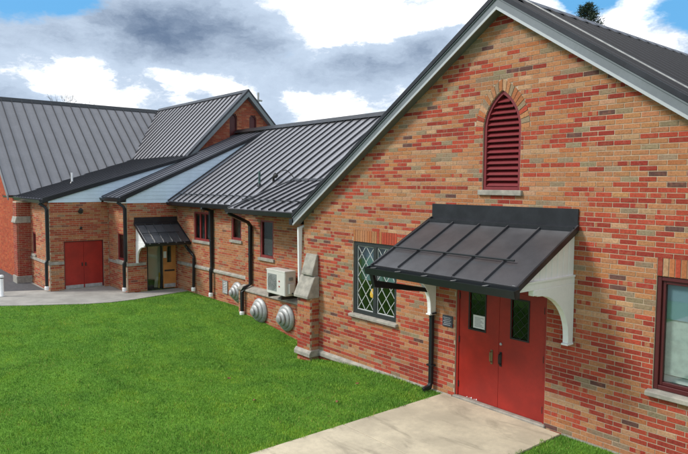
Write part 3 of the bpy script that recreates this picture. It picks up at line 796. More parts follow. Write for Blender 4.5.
# roof
EY, EZ, RY = .80, 3.22, 5.2
up = Vector((0, 1, SL)).normalized(); RL = (RY-EY)*L_
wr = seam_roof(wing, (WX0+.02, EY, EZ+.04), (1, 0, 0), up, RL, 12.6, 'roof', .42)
ex = WX0-2.6
MB().prism([(ex, RY-.2, EZ+(RY-.2-EY)*SL+.11), (ex, RY, EZ+(RY-EY)*SL+.14), (ex, RY+.2, EZ+(RY-.2-EY)*SL+.11), (ex, RY, EZ+(RY-EY)*SL)], (15.2, 0, 0)).build('ridge_cap', 'flashing', wing)
MB().prism([(ex+.1, RY+.01, EZ+(RY-EY)*SL), (-9, RY+.01, EZ+(RY-EY)*SL), (-9, 2*RY-EY, EZ), (ex+.1, 2*RY-EY, EZ)], (0, 0, -.06)).build('rear_roof', 'roof', wing)
B(ex+.1, -12.1, 9.1, 9.3, -.4, 3.2).build('rear_wall', 'mortar', wing)
# lean-to with the lower pitch over the projecting bay
LEY, LEZ = .05, 3.185; TY, TZ = 1.88, 3.965
lu = Vector((0, TY-LEY, TZ-LEZ)); ll = lu.length
lx0 = -15.80
un = lu.normalized(); nn_ = Vector((1, 0, 0)).cross(un)
DG = .45
def lp(x, f, d=0.0): return Vector((x, LEY, LEZ+.03))+un*(ll*f)+nn_*d
def cut(x): return min(1.0, max(.0, (x-lx0)/DG))
lx1 = -12.07
deck = MB().prism([lp(lx0, 0, -.032), lp(lx1, 0, -.032), lp(lx1, 1, -.032), lp(lx0+DG, 1, -.032)], nn_*-.10).build('lean_roof', 'black_metal', wing)
x = lx0
while x < lx1-.02:
    xb = min(x+.36, lx1); f0, f1 = cut(x), cut(xb)
    top = [lp(xb-.002, f1)]
    if f0 < 1 < (xb-lx0)/DG: top.append(lp(lx0+DG, 1))
    q = MB(); q.prism([lp(x+.002, 0), lp(xb-.002, 0)]+top+[lp(x+.002, max(f0, .01))], nn_*-.03)
    pm = q.build('roof_panel', 'roof', deck)
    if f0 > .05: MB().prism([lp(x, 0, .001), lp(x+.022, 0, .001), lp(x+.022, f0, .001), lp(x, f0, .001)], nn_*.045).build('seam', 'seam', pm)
    x += .36
MB().prism([lp(lx0+DG-.02, 1, 0), lp(lx1, 1, 0), lp(lx1, 1.06, .02), lp(lx0+DG-.02, 1.06, .02)], nn_*.02).build('transition_flashing', 'flashing', wing)
MB().prism([(lx0, LEY+.02, LEZ-.1), (lx0, WY, LEZ-.1), (lx0, WY, LEZ+.40), (lx0, LEY+.02, LEZ+.0)], (.03, 0, 0)).build('end_panel', 'flashing', wing)
MB().prism([lp(lx0-.02, 0, 0), lp(lx0+.06, 0, 0), lp(lx0+DG+.06, 1, 0), lp(lx0+DG-.06, 1.03, 0)], nn_*.02).build('valley_flashing', 'flashing', wing)
# snow rails on stand-offs
def snow_rail(x0, x1, y, z, parent, two=True):
    MB().tube([(x0, y, z+.07), (x1, y, z+.07)], .016, 6).build('snow_rail', 'black_metal', parent)
snow_rail(WX0+.1, lx0-.0, 1.10, EZ+.04+.30*SL, wing); snow_rail(lx0+.1, -12.15, LEY+.42, LEZ+.03+.42*(TZ-LEZ)/(TY-LEY), wing)
def gutter(parent, x0, x1, y, z, m='black_metal'):
    pr = [(y, z), (y, z-.11), (y-.09, z-.11), (y-.125, z-.015), (y-.135, z-.015), (y-.10, z-.122), (y+.012, z-.122), (y+.012, z)]
    MB().prism([(x0, a, b) for a, b in pr], (x1-x0, 0, 0)).build('gutter', m, parent)
    B(x0, x1, y+.013, y+.05, z-.14, z+.03).build('fascia_board', 'black_metal', parent)
gutter(wing, WX0+.08, LX0+.55, EY+.02, EZ+.02); gutter(wing, lx0, LX1-.05, LEY+.02, LEZ+.02)
B(WX0+.1, lx0+.02, EY+.06, WY+.1, EZ-.10, EZ-.07).build('soffit', 'black_metal', wing); B(lx0, LX1, LEY+.06, LY+.1, LEZ-.12, LEZ-.09).build('soffit', 'black_metal', wing)
downspout([(-18.78, .72, 3.10), (-18.78, 1.09, 3.0), (-18.78, 1.09, 1.10), (-18.78, 1.05, 1.0), (-18.78, 1.05, .12)], 'black downspout on the wing wall right of the triple window', .05, foot=True, straps=((-18.78, 1.08, 2.0),))
downspout([(-15.68, -.02, 3.10), (-15.69, .10, 3.02), (-15.92, .80, 2.76), (-15.95, .89, 2.66), (-15.95, .89, .90), (-15.98, .68, .80), (-16.05, .66, .68), (-16.05, .66, -.02)], 'black cranked downspout beside the projecting bay and its stone ledge', .05, foot=True, straps=((-15.95, .89, 1.8),))
downspout([(-20.62, 1.0, 1.70), (-20.55, 1.06, 1.58), (-20.16, 1.09, 1.36), (-20.13, 1.09, 1.28), (-20.13, 1.07, .12)], 'short black downspout right of the small entrance canopy', .042, foot=True)
# roof fittings
vp = MB().tube([(-16.6, 1.62, 3.70), (-16.6, 1.62, 4.30)], .035, 10).build('vent_pipe', 'copper', None, label='thin upright vent pipe on the wing roof', category='pipe')
MB().lathe([(0, .09), (.02, .085), (.10, .045)], (-16.6, 1.62, 3.82), (0, 0, 1), 12).build('flashing_boot', 'flashing', vp)
sm = thing('service_mast', 'dark weatherhead with looping cable on the wing roof', 'mast', (-16.15, 1.85, 3.95))
MB().tube([(0, 0, -.05), (0, 0, .16), (.05, 0, .24), (.14, -.02, .27)], .04, 8).build('conduit', 'iron', sm)
MB().lathe([(0, .045), (.07, .075), (.16, .06), (.19, .03)], (.06, 0, .20), (.8, -.2, .1), 10).build('weatherhead', 'iron', sm)
MB().tube([(.2, -.02, .27), (.42, .0, .36), (.62, .05, .38), (.75, .12, .28), (.82, .18, .16)], .012, 6).build('cable', 'iron', sm)
vq = MB().tube([(-26.5, -1.14, 3.75), (-26.5, -1.14, 4.32)], .04, 10).build('vent_pipe', 'white', None, label='short white vent pipe on the dark roof left of the blue siding', category='pipe')
MB().lathe([(0, .10), (.03, .09), (.10, .05)], (-26.5, -1.14, 3.86), (0, 0, 1), 12).build('flashing_boot', 'flashing', vq)
# exhaust cowls
def cowl(x, y, z, label, r=.35):
    t = thing('exhaust_cowl', label, 'vent', (x, y, z), 0, 'round exhaust cowls on the wing wall')
    k = r/.35
    def L(name, prof, seg): MB().lathe([(h*.72, r_*k) for h, r_ in prof], (0, 0, 0), (0, -1, 0), seg).build(name, 'galv', t, smooth=True)
    L('outer_dish', [(0, .34), (.02, .35), (.04, .35), (.07, .34), (.12, .31), (.14, .285)], 32)
    L('middle_ring', [(.11, .22), (.14, .265), (.17, .265), (.21, .245), (.235, .205)], 28)
    L('inner_ring', [(.22, .16), (.25, .185), (.30, .18), (.335, .155), (.35, .12)], 24)
    L('cap', [(.34, .09), (.37, .105), (.41, .10), (.44, .06), (.445, .02)], 20)
    return t
cowl(-17.12, WY-.002, .47, 'round galvanised exhaust cowl left of the cranked downspout', .33)
cowl(-15.15, PY-.002, .24, 'round galvanised exhaust cowl below the ledge, nearest the cranked downspout', .37)
cowl(-13.80, PY-.002, .26, 'round galvanised exhaust cowl below the air conditioner', .37)
vg = thing('wall_vent', 'small rectangular slatted vent in the wing wall near grade', 'vent', (-17.95, WY, .52))
rail(MB(), -.16, .16, -.03, -.003, -.22, .22, .025).build('frame', 'galv', vg)
for i in range(7): MB().prism([(-.134, -.025, -.18+i*.055), (-.134, -.008, -.15+i*.055), (-.134, -.006, -.156+i*.055), (-.134, -.023, -.186+i*.055)], (.268, 0, 0)).build('slat', 'galv', vg)
B(-.134, .134, -.0055, -.0035, -.19, .19).build('backing', 'dark', vg)
# air conditioner condenser on brackets above the ledge
ac = thing('air_conditioner', 'cream wall mounted condenser unit standing on the stone ledge', 'air conditioner', (-14.32, .42, .93))
W_, H_, D_ = .90, .66, .36
B(0, W_, 0, D_, 0, H_).build('casing', 'ac', ac, .018)
B(-.006, W_+.006, -.006, D_, H_-.03, H_+.012).build('lid', 'ac', ac, .008)
gr = B(.07, .50, -.006, .004, .09, H_-.11).build('fan_guard', 'ac_dark', ac)
cg = MB()
for k in range(5):
    r_ = .05+.038*k; pts = [(.285+r_*math.cos(2*math.pi*i/20), -.012, .32+r_*math.sin(2*math.pi*i/20)) for i in range(21)]
    cg.tube(pts, .004, 4, cap=False)
for k in range(8):
    th = math.pi*k/8; cg.tube([(.285-.2*math.cos(th), -.013, .32-.2*math.sin(th)), (.285+.2*math.cos(th), -.013, .32+.2*math.sin(th))], .004, 4)
cg.build('guard_rings', 'galv', gr)
for k in range(2): B(.60, .66, -.004, .003, .36-.14*k, .40-.14*k).build('badge', 'paint_red', ac)
B(W_-.001, W_+.07, .10, .27, .06, .34).build('valve_cover', 'ac', ac, .012)
MB().tube([(W_+.03, .18, .10), (W_+.12, .2, .06), (W_+.15, .35, .1), (W_+.15, .50, .2), (W_+.15, .54, .6)], .018, 6).build('refrigerant_pipe', 'iron', ac)
B(W_, W_+.035, .13, .24, .42, .50).build('grip', 'ac_dark', ac)
for x in (.12, .72): B(x, x+.05, -.02, .50, -.10, -.001).build('foot', 'iron', ac)

# ==================================================================== STEPPED ENTRANCE ANNEX
ann = thing('entrance_annex', 'stepped brick entrance block with pale blue siding between wing and church', 'building')
XA, XB, YA, YB = -21.6, -23.5, -.72, -2.80
mA, mB_ = .44, .30
EyA, EzA = YA-.25, 3.37; EyB, EzB = YB-.22, 3.30
def zA(y): return EzA+mA*(y-EyA)
def zB(y): return EzB+mB_*(y-EyB)
def zW(y): return EZ+.04+SL*(y-EY)
# faces: +X faces use u along +Y
FA = Wall((XA, 0, 0), (0, 1, 0), (1, 0, 0)); FB = Wall((XB, 0, 0), (0, 1, 0), (1, 0, 0))
SA = Wall((0, YA, 0), (1, 0, 0), (0, -1, 0)); SB = Wall((0, YB, 0), (1, 0, 0), (0, -1, 0))
ED = (-.02, 1.02, -.4, 1.84); DD = (-2.33, -.93, -.4, 1.79)
FA.make(ann, -.3, 3.2, rect_iv(YA, WY, (ED,)), .50)
FB.make(ann, -.3, 3.2, rect_iv(YB, YA, (DD,)), .50)
wA = (-22.60, -21.88, 1.12, 2.12); wB = (-25.95, -25.45, 1.18, 2.02)
SA.make(ann, -.3, 3.2, rect_iv(XB, XA-.11, (wA,)), .42)
SB.make(ann, -.3, 3.2, rect_iv(-27.0, XB-.11, (wB,)), .30)
small_window(ann, SA, *wA, 0, sill=.13); small_window(ann, SB, *wB, 0)
for nm_, W, a, b, hs in (('FA', FA, YA+.0, -.06, 0), ('SA', SA, XB+.02, XA+.04, 0), ('FB1', FB, YB, DD[0]-.002, 0), ('SB', SB, -26.4, XB+.04, 0)):
    q = MB(); W.slab(q, a, b, .001, .04, .96, 1.07); q.build('stone_band', 'stone', ann, .006)
# siding boards on the two raised cheeks
def siding(X, zt, zb_, y0, y1, base):
    N = 40; ystep = [y0+(y1-y0)*i/400 for i in range(401)]
    h = .135; z = base
    while z < zt(y1):
        lo, hi = z+.0015, z+h-.0015
        # board spans the ys where lower-surface < mid < rake at this height
        ok = [y for y in ystep if zb_(y) < hi and zt(y) > lo]
        if ok:
            a0 = ok[0]; b0 = ok[-1]
            a1 = max(a0, min(b0, next((y for y in ystep if zt(y) > hi), b0)))
            bl = max([y for y in ok if zb_(y) < lo] or [a0])
            if b0-a0 > .05:
                P = [(X+.012, a0, lo), (X+.012, max(bl, a0+.02), lo), (X+.006, b0, hi), (X+.006, min(a1, b0-.01), hi)]
                MB().prism(P, (-.015, 0, 0)).build('siding_board', 'siding', ann)
        z += h
    mb = MB()
    yy = [y0+(y1-y0)*i/60 for i in range(61)]
    poly = [(X-.005, y, max(base, zb_(y)-.1)) for y in yy if zt(y) > max(base, zb_(y)-.1)]+[(X-.005, y, zt(y)-.01) for y in reversed(yy) if zt(y) > max(base, zb_(y)-.1)]
    mb.prism(poly, (-.06, 0, 0)).build('siding_backing', 'siding', ann)
siding(XA, zA, lambda y: zW(y) if y > EY-.1 else 3.2, YA-.02, 5.1, 3.2)
siding(XB, zB, lambda y: zA(y) if y > EyA else 3.2, YB-.02, 2.9, 3.2)
# shed roofs
uA = Vector((0, 1, mA)).normalized(); uB = Vector((0, 1, mB_)).normalized(); lA, lB = math.hypot(1, mA), math.hypot(1, mB_)
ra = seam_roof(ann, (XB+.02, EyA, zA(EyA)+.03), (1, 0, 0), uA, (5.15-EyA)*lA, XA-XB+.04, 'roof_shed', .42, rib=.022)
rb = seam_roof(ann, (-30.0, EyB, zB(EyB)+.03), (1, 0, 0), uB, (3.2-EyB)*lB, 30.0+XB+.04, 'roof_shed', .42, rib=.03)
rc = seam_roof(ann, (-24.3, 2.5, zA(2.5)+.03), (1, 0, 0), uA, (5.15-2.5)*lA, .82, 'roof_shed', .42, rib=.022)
for X, zt, y0, y1 in ((XA, zA, EyA, 5.1), (XB, zB, EyB, 2.95)):
    MB().prism([(X+.015, y0, zt(y0)-.11), (X+.015, y1, zt(y1)-.05), (X+.015, y1, zt(y1)+.055), (X+.015, y0, zt(y0)+.055)], (.045, 0, 0)).build('verge_trim', 'flashing', ann)
gutter(ann, XB+.1, XA+.05, EyA+.02, zA(EyA)+.01); gutter(ann, -27.4, XB+.05, EyB+.02, zB(EyB)+.01)
B(XB+.08, XA, EyA+.06, YA-.001, 3.2, 3.235).build('soffit', 'white', ann); B(-27.3, XB, EyB+.06, YB-.001, 3.2, 3.235).build('soffit', 'black_metal', ann)
B(XB+.06, XA-.11, YA, YA+.05, 3.2, 3.40).build('frieze', 'white', ann)
downspout([(-21.72, EyA-.06, 3.24), (-21.66, YA-.10, 3.08), (-21.66, YA-.06, 2.98), (-21.66, YA-.06, 1.15), (-21.66, YA-.11, 1.05), (-21.66, YA-.11, .10)], 'black downspout at the outer corner beside the small entrance canopy', .052, foot=True)
downspout([(-23.68, EyB-.06, 3.18), (-23.60, YB-.10, 3.04), (-23.58, YB-.06, 2.94), (-23.58, YB-.06, 1.15), (-23.58, YB-.11, 1.05), (-23.58, YB-.11, .10)], 'black downspout at the corner left of the far red doors', .052, foot=True)
# far red double doors
for k, (a, b) in enumerate(((DD[0]+.03, -1.633), (-1.627, DD[1]-.03))):
    q = MB(); FB.slab(q, a, b, -.09, -.05, .05, 1.76); d = q.build('door', 'paint_red', ann, .004)
    q = MB(); FB.slab(q, a+.02, b-.02, -.049, -.042, .05, .17); q.build('kick_plate', 'galv', d)
    yy = b-.06 if k == 0 else a+.06
    q = MB(); FB.slab(q, yy-.02, yy+.02, -.0495, -.03, .85, .98); q.build('handle', 'iron', d)
q = MB(); FB.slab(q, DD[0]+.001, DD[0]+.028, -.10, -.02, .03, 1.788); FB.slab(q, DD[1]-.028, DD[1]-.001, -.10, -.02, .03, 1.788); FB.slab(q, DD[0]+.028, DD[1]-.028, -.10, -.02, 1.762, 1.788); q.build('door_frame', 'red_frame', ann)
q = MB(); FB.slab(q, DD[0]-.02, DD[1]+.02, -.25, .03, -.1, .045); q.build('threshold', 'stone', ann)
# entrance with the wooden leaf standing ajar and a dim vestibule
ves = part('vestibule', ann)
B(XA-.50, XA-.45, -.02, 1.02, .0, 2.0).build('rear_wall', 'inside', ves); B(XA-.45, XA-.22, -.08, -.022, 0, 2.0).build('side_wall', 'inside', ves); B(XA-.45, XA-.22, 1.022, 1.08, 0, 2.0).build('side_wall', 'inside', ves)
B(XA-.449, XA-.0, -.02, 1.02, -.05, .03).build('floor', 'dark', ves); B(XA-.45, XA-.22, -.02, 1.02, 1.85, 1.9).build('ceiling', 'inside', ves)
q = MB(); FA.slab(q, ED[0]+.001, ED[0]+.045, -.12, -.02, .03, 1.838); FA.slab(q, ED[1]-.045, ED[1]-.001, -.12, -.02, .03, 1.838); FA.slab(q, ED[0]+.045, ED[1]-.045, -.12, -.02, 1.79, 1.838); FA.slab(q, .52, .56, -.115, -.025, .03, 1.79); q.build('door_frame', 'black_metal', ann)
q = MB(); FA.slab(q, ED[0]+.05, .515, -.075, -.069, .06, 1.785); q.build('glass_door', 'glass_clear', ann)
wd = bpy.data.objects.new('door', None); COL.objects.link(wd); wd.parent = ann; wd.location = (XA+.03, 1.06, .05); wd.rotation_euler = (0, 0, R(-6)); wd['label'] = 'varnished wooden entrance door leaf with narrow pane'
# leaf lies along local -y from its hinge
lf = MB(); lf.box(-.02, .02, -.47, 0, 0, .95).box(-.02, .02, -.47, -.33, .95, 1.55).box(-.02, .02, -.17, 0, .95, 1.55).box(-.02, .02, -.47, 0, 1.55, 1.76); lf.build('leaf', 'wood', wd)
B(-.004, .004, -.33, -.17, .95, 1.55).build('pane', 'glass', wd); B(.021, .03, -.43, -.05, .62, .68).build('push_bar', 'iron', wd); B(.021, .026, -.45, -.02, .02, .16).build('kick_plate', 'galv', wd)
B(.0205, .0235, -.46, -.35, 1.12, 1.36).build('notice', 'paper', wd)
MB().lathe([(0, .10), (.02, .13), (.32, .16), (.34, .15)], (XA-.28, .20, .03), (0, 0, 1), 16).build('waste_bin', 'iron', None, label='dark waste bin just inside the wooden entrance', category='bin')
ws = MB().prism([(XA-.40, .52, .031), (XA-.20, .50, .031), (XA-.29, .55, .60), (XA-.33, .55, .60)], (0, .03, 0)).build('floor_sign', 'yellow', None, .004, label='yellow folding floor sign inside the wooden entrance', category='sign')
MB().prism([(XA-.40, .66, .031), (XA-.20, .64, .031), (XA-.29, .585, .60), (XA-.33, .585, .60)], (0, -.02, 0)).build('rear_leaf', 'yellow', ws)
# wall lights over the far red doors
for z, lab, s_ in ((2.93, 'dark floodlight high above the far red doors', 1.0), (2.28, 'tiny dark sensor just above the far red doors', .55)):
    t_ = thing('wall_light', lab, 'light', (XB, -1.72, z))
    MB().lathe([(0, .06*s_), (.03, .055*s_)], (0.001, 0, 0), (1, 0, 0), 12).build('base', 'iron', t_)
    MB().tube([(.02, 0, 0), (.10*s_, 0, -.01)], .018*s_, 8).build('arm', 'iron', t_)
    MB().lathe([(0, .04*s_), (.05*s_, .075*s_), (.16*s_, .085*s_), (.165*s_, .07*s_)], (.08*s_, 0, .01), (.7, -.4, -.5), 14).build('head', 'iron', t_)

# ==================================================================== CHURCH
SOFT = 0.0
ch = thing('church', 'tall church with broad seamed roof and red brick cross gable', 'building')
CX, CZ, CM = -33.7, 7.92, .80      # main ridge x, height, pitch
KY, KM, GX = 5.65, 1.02, -24.2     # cross ridge y, pitch, gable face
CPAL = ['redo', 'redo', 'redo2', 'redo3']
PAL.update({'redo': (.47, .085, .028), 'redo2': (.41, .07, .026), 'redo3': (.50, .12, .04), 'gab': (.36, .085, .045), 'gab2': (.30, .08, .05), 'gab3': (.40, .15, .08)})
CY = -2.95
CF = Wall((0, CY-.05, 0), (1, 0, 0), (0, -1, 0))
sl_w = (-27.72, -27.48, .72, 2.12)
def ch_iv(za, zb):
    m = (za+zb)/2; hw = (CZ-.1-m)/CM; a, b = max(-41.0, CX-hw), (min(-26.75, CX+hw) if m > 3.2 else -26.72)
    return subtract((a, b), [(sl_w[0], sl_w[1])] if sl_w[2] < m < sl_w[3] else [])
CF.make(ch, -.3, 7.6, ch_iv, pal=CPAL, bed='mortar_red')
small_window(ch, CF, *sl_w, 0, m='leadframe', sill=.07)
# corner buttress of the church front
bt = part('buttress', ch)
b0, b1 = -26.75, -26.15; yb0 = CY-.35
B(b0+.008, b1-.008, yb0+.008, YB+.1, -.3, 3.18).build('core', 'mortar', bt)
q = MB()
for W, a, b in ((Wall((0, yb0, 0), (1, 0, 0), (0, -1, 0)), b0, b1), (Wall((b1, 0, 0), (0, 1, 0), (1, 0, 0)), yb0+.052, YB)):
    for u0, u1, z_, zz, c in lay(-.3, 3.15, rect_iv(a, b), 1, pal=['gab', 'gab2', 'dred'])[0]: W.slab(q, u0, u1, -.05, 0, z_, zz, c)
q.build('brickwork', 'brick', bt, kind='stuff')
MB().prism([(b0-.03, YB, 2.35), (b0-.03, yb0-.06, 2.35), (b0-.03, yb0-.06, 2.40), (b0-.03, yb0-.005, 2.60), (b0-.03, YB, 2.60)], (b1-b0+.06, 0, 0)).build('cap_stone', 'stone', bt, .01)
B(b0-.04, b1+.04, yb0-.05, YB, -.2, .30).build('base_stone', 'stone', bt, .01)
# main roof, facing the lawn and away
uM = Vector((-1, 0, CM)).normalized(); lM = math.hypot(1, CM); XE = -28.0
rm_ = seam_roof(ch, (XE, CY-.25, CZ-CM*(XE-CX)+.03), (0, 1, 0), uM, (XE-CX)*lM, 12.6, 'roof_church', .45)
XE2 = 2*CX-XE
seam_roof(ch, (XE2, CY-.25, CZ-CM*(XE-CX)+.03), (0, 1, 0), Vector((1, 0, CM)), (XE-CX)*lM, 12.6, 'roof_church', .45)
MB().prism([(CX-.2, CY-.27, CZ-.10), (CX, CY-.27, CZ+.10), (CX+.2, CY-.27, CZ-.10), (CX, CY-.27, CZ-.02)], (0, 12.7, 0)).build('ridge_cap', 'black_metal', ch)
for sg in (1, -1):
    xe = CX+sg*(XE-CX+.02)
    MB().prism([(CX, CY-.27, CZ-.18), (xe, CY-.27, CZ-CM*(XE-CX)-.18), (xe, CY-.27, CZ-CM*(XE-CX)+.06), (CX, CY-.27, CZ+.06)], (0, .04, 0)).build('rake_board', 'roof_church', ch)
# cross gable
GF = Wall((GX, 0, 0), (0, 1, 0), (1, 0, 0))
gws = [(4.83, 5.20, 5.9, 7.0), (5.83, 6.20, 5.9, 7.0)]
def g_iv(za, zb):
    m = (za+zb)/2; hw = (CZ+.02-m)/KM
    hs = []
    for a, b, z0, z1 in gws:
        c_, r_ = (a+b)/2, (b-a)/2
        k = r_ if m < z1-r_ else math.sqrt(max(0, r_*r_-(m-z1+r_)**2))
        if z0 < m < z1 and k > .01: hs.append((c_-k, c_+k))
    return subtract((max(2.4, KY-hw), min(9, KY+hw)), hs)
GF.make(ch, 4.3, 7.85, g_iv, pal=['gab', 'gab', 'gab2', 'gab3'], bed='mortar_red')
for a, b, z0, z1 in gws:
    c_, r_ = (a+b)/2, (b-a)/2; wn = part('window', ch)
    pl = [(a, z0), (b, z0)]+[(c_+r_*math.cos(math.pi*i/10), z1-r_+r_*math.sin(math.pi*i/10)) for i in range(11)]
    MB().prism([(GX-.09, y, z) for y, z in pl], (-.02, 0, 0)).build('pane', 'red_frame', wn)
    MB().prism([(GX-.2, y, z) for y, z in pl], (-.02, 0, 0)).build('backing', 'dark', wn)
    fm = MB()
    for i in range(12):
        p, q_ = pl[(i+1) % 13], pl[(i+2) % 13] if i < 11 else pl[0]
        pi = [(c_+(y-c_)*.78, z0+(z-z0)*.95) for y, z in (p, q_)]
        fm.prism([(GX-.05, *p), (GX-.05, *q_), (GX-.05, *pi[1]), (GX-.05, *pi[0])], (-.05, 0, 0))
    fm.build('frame', 'red_frame', wn)
    B(GX-.05, GX+.06, a-.08, b+.08, z0-.12, z0-.001).build('sill', 'stone', wn)
uK = Vector((0, 1, KM)).normalized(); lK = math.hypot(1, KM); KE = 2.62; GOV = GX+.25
zE = CZ-KM*(KY-KE)+.10
seam_roof(ch, (CX, KE, zE), (1, 0, 0), uK, (KY-KE)*lK, GOV-CX, 'roof', .45)
seam_roof(ch, (CX, 2*KY-KE, zE), (1, 0, 0), Vector((0, -1, KM)), (KY-KE)*lK, GOV-CX, 'roof', .45)
MB().prism([(CX, KY-.14, CZ+.03), (CX, KY, CZ+.18), (CX, KY+.14, CZ+.03), (CX, KY, CZ+.0)], (GOV-CX, 0, 0)).build('ridge_cap', 'flashing', ch)
for sg in (-1, 1):
    ye = KY+sg*(KY-KE)
    MB().prism([(GOV+.002, KY, CZ-.16), (GOV+.002, ye, zE-.26), (GOV+.002, ye, zE-.02), (GOV+.002, KY, CZ+.09)], (-.26, 0, 0)).build('rake_board', 'fascia', ch)
    MB().prism([(GOV+.006, KY, CZ+.06), (GOV+.006, ye, zE-.05), (GOV+.006, ye, zE+.05), (GOV+.006, KY, CZ+.17)], (-.26, 0, 0)).build('edge_trim', 'flashing', ch)
B(CX, GOV-.3, KE+.1, KE+.25, 3.5, zE-.08).build('eave_wall', 'mortar', ch)
MB().prism([(-41, 9.6, -.3), (-26.5, 9.6, -.3), (-26.5, 9.6, 3.2), (CX, 9.6, CZ-.1), (-41, 9.6, 2.4)], (0, .2, 0)).build('rear_wall', 'mortar', ch)
B(-26.72, -26.5, CY+.2, 9.6, -.3, 3.2).build('side_wall', 'mortar', ch)
B(CX, GX-.25, 8.3, 8.5, -.3, 5.0).build('rear_side_wall', 'mortar', ch)
fi = thing('roof_cross', 'small pale metal cross standing behind the church gable', 'cross', (-25.1, 6.85, 7.0))
MB().tube([(0, 0, -.5), (0, 0, 1.18)], .05, 6).build('upright', 'galv', fi); MB().tube([(0, -.20, .82), (0, .20, .82)], .045, 6).build('arm', 'galv', fi)
MB().tube([(.0, 0, -.5), (.0, 0, .1)], .09, 8).build('socket', 'galv', fi)

# bollard by the walkway
bo = thing('bollard', 'white post with dark band standing on the walkway by the church', 'bollard', (-23.48, -4.36, .02))
MB().lathe([(0, .085), (.03, .065), (.60, .062), (.61, .045), (.635, .045), (.65, .075), (.70, .075), (.735, .05), (.745, .01)], (0, 0, 0), (0, 0, 1), 16).build('post', 'white', bo, smooth=True)
MB().lathe([(.606, .048), (.64, .048)], (0, 0, 0), (0, 0, 1), 16).build('band', 'iron', bo)
B(-.11, .11, -.11, .11, -.001, .012).build('base_plate', 'galv', bo)

# ==================================================================== TREES BEHIND
def leaf_mat(name, c1, c2):
    m = bpy.data.materials.new(name); m.use_nodes = True; t = NT(m.node_tree); p = m.node_tree.nodes['Principled BSDF']
    g = t.n('ShaderNodeNewGeometry').outputs['Position']
    t.set(p.inputs['Base Color'], t.mix(t.noise(g, 2.0, 4), c1, c2)); p.inputs['Roughness'].default_value = .8; return m
MT['needle'] = leaf_mat('pine_needles', (.018, .035, .022), (.035, .060, .035))
def conifer(x, y, H, label):
    t = thing('pine_tree', label, 'tree', (x, y, 0))
    MB().tube([(0, 0, 0), (.05, 0, H*.5), (0, .03, H*.97)], .24, 8, r2=.03).build('trunk', 'bark', t)
    q = MB(); br = MB(); rs = random.Random(3)
    for i in range(170):
        z = H*(.55+.445*(i/170)); L = (H-z)*.36+.35; L *= rs.uniform(.6, 1.15); a = rs.uniform(0, 6.28)
        d = Vector((math.cos(a), math.sin(a), rs.uniform(.05, .5))); e = Vector((0, 0, z))+d*L
        br.tube([(0, 0, z), tuple(e)], .02, 4, r2=.006)
        for k in range(60):
            f = rs.uniform(.2, 1.05); p0 = Vector((0, 0, z))+d*L*f+Vector((rs.gauss(0, .10), rs.gauss(0, .10), rs.gauss(0, .09)))
            dd = (d*.8+Vector((rs.gauss(0, .6), rs.gauss(0, .6), rs.gauss(.15, .5)))).normalized()*rs.uniform(.14, .26)
            sd_ = dd.cross(Vector((rs.gauss(0, 1), rs.gauss(0, 1), rs.gauss(0, 1)))).normalized()*.03
            q.add([p0-sd_, p0+sd_, p0+dd], [(0, 1, 2)])
    q.build('crown', 'needle', t); br.build('limbs', 'bark', t)
def bare_tree(x, y, H, label, seed, spread=.55):
    t = thing('bare_tree', label, 'tree', (x, y, 0), 0, 'leafless trees beyond the roofs')
    rs = random.Random(seed); tr = MB(); tw = MB()
    def grow(p, d, L, r, k):
        q = p+d*L
        (tr if k < 2 else tw).tube([p, p.lerp(q, .5)+Vector((rs.gauss(0, .03), rs.gauss(0, .03), 0))*L, q], r, 5 if k < 3 else 3, r2=r*.66, cap=False)
        if k > 5: return
        for _ in range(3 if k > 0 else 4):
            nd = (d+Vector((rs.gauss(0, spread), rs.gauss(0, spread), rs.gauss(.12, .25)))).normalized()
            grow(p.lerp(q, rs.uniform(.65, 1)), nd, L*rs.uniform(.6, .8), r*.62, k+1)
    grow(Vector((0, 0, 0)), Vector((0, 0, 1)), H*.30, H*.013, 0)
    tr.build('trunk', 'bark', t); tw.build('crown', 'bark', t)
conifer(-22.0, 30.5, 16.0, 'dark pine top showing over the near roof ridge')
bare_tree(-17.7, 33.5, 15.5, 'faint leafless tree over the near roof ridge, right of the pine', 5)
bare_tree(-58, 5.2, 13.7, 'leafless tree behind the church ridge near its valley', 8)
bare_tree(-60, 1.5, 13.4, 'leafless tree behind the church ridge, left of its twin', 11)

# fallen leaves on the lawn
for (x, y, lab_) in [(-8.35, -1.9, 'dry brown leaf on the lawn nearest the concrete path'), (-9.35, -3.0, 'dry brown leaf on the lawn, middle of the scatter below the buttress'), (-8.9, -.95, 'dry brown leaf on the lawn below the leaded window'), (-11.0, -2.6, 'dry brown leaf on the lawn, farthest left of the few leaves')]:
    a = random.uniform(0, 6.28); s_ = .05
    q = MB(); pts = []
    for i in range(8):
        th = 2*math.pi*i/8; r_ = s_*(1 if i % 2 else .6); pts.append((r_*math.cos(th), r_*.7*math.sin(th), .012*math.cos(2*th)+.0))
    q.add([(0, 0, .012)]+pts, [(0, i+1, (i+1) % 8+1) for i in range(8)])
    q.add([(0, 0, .008)]+[(p_[0], p_[1], p_[2]-.004) for p_ in pts], [(0, (i+1) % 8+1, i+1) for i in range(8)])
    o = q.build('fallen_leaf', 'leaf', None, label=lab_, category='leaf', group='fallen leaves on the lawn')
    o.location = (x, y, float(gz(np.array(x), np.array(y)))+.05); o.rotation_euler = (random.uniform(-.3, .3), random.uniform(-.3, .3), a)

# ==================================================================== GRASS (nobody could count it)
def inside(x, y, poly):
    r = np.zeros(x.shape, bool); j = len(poly)-1
    for i in range(len(poly)):
        xi, yi = poly[i]; xj, yj = poly[j]
        c = ((yi > y) != (yj > y)) & (x < (xj-xi)*(y-yi)/(yj-yi+1e-12)+xi); r ^= c; j = i
    return r
N = 900000
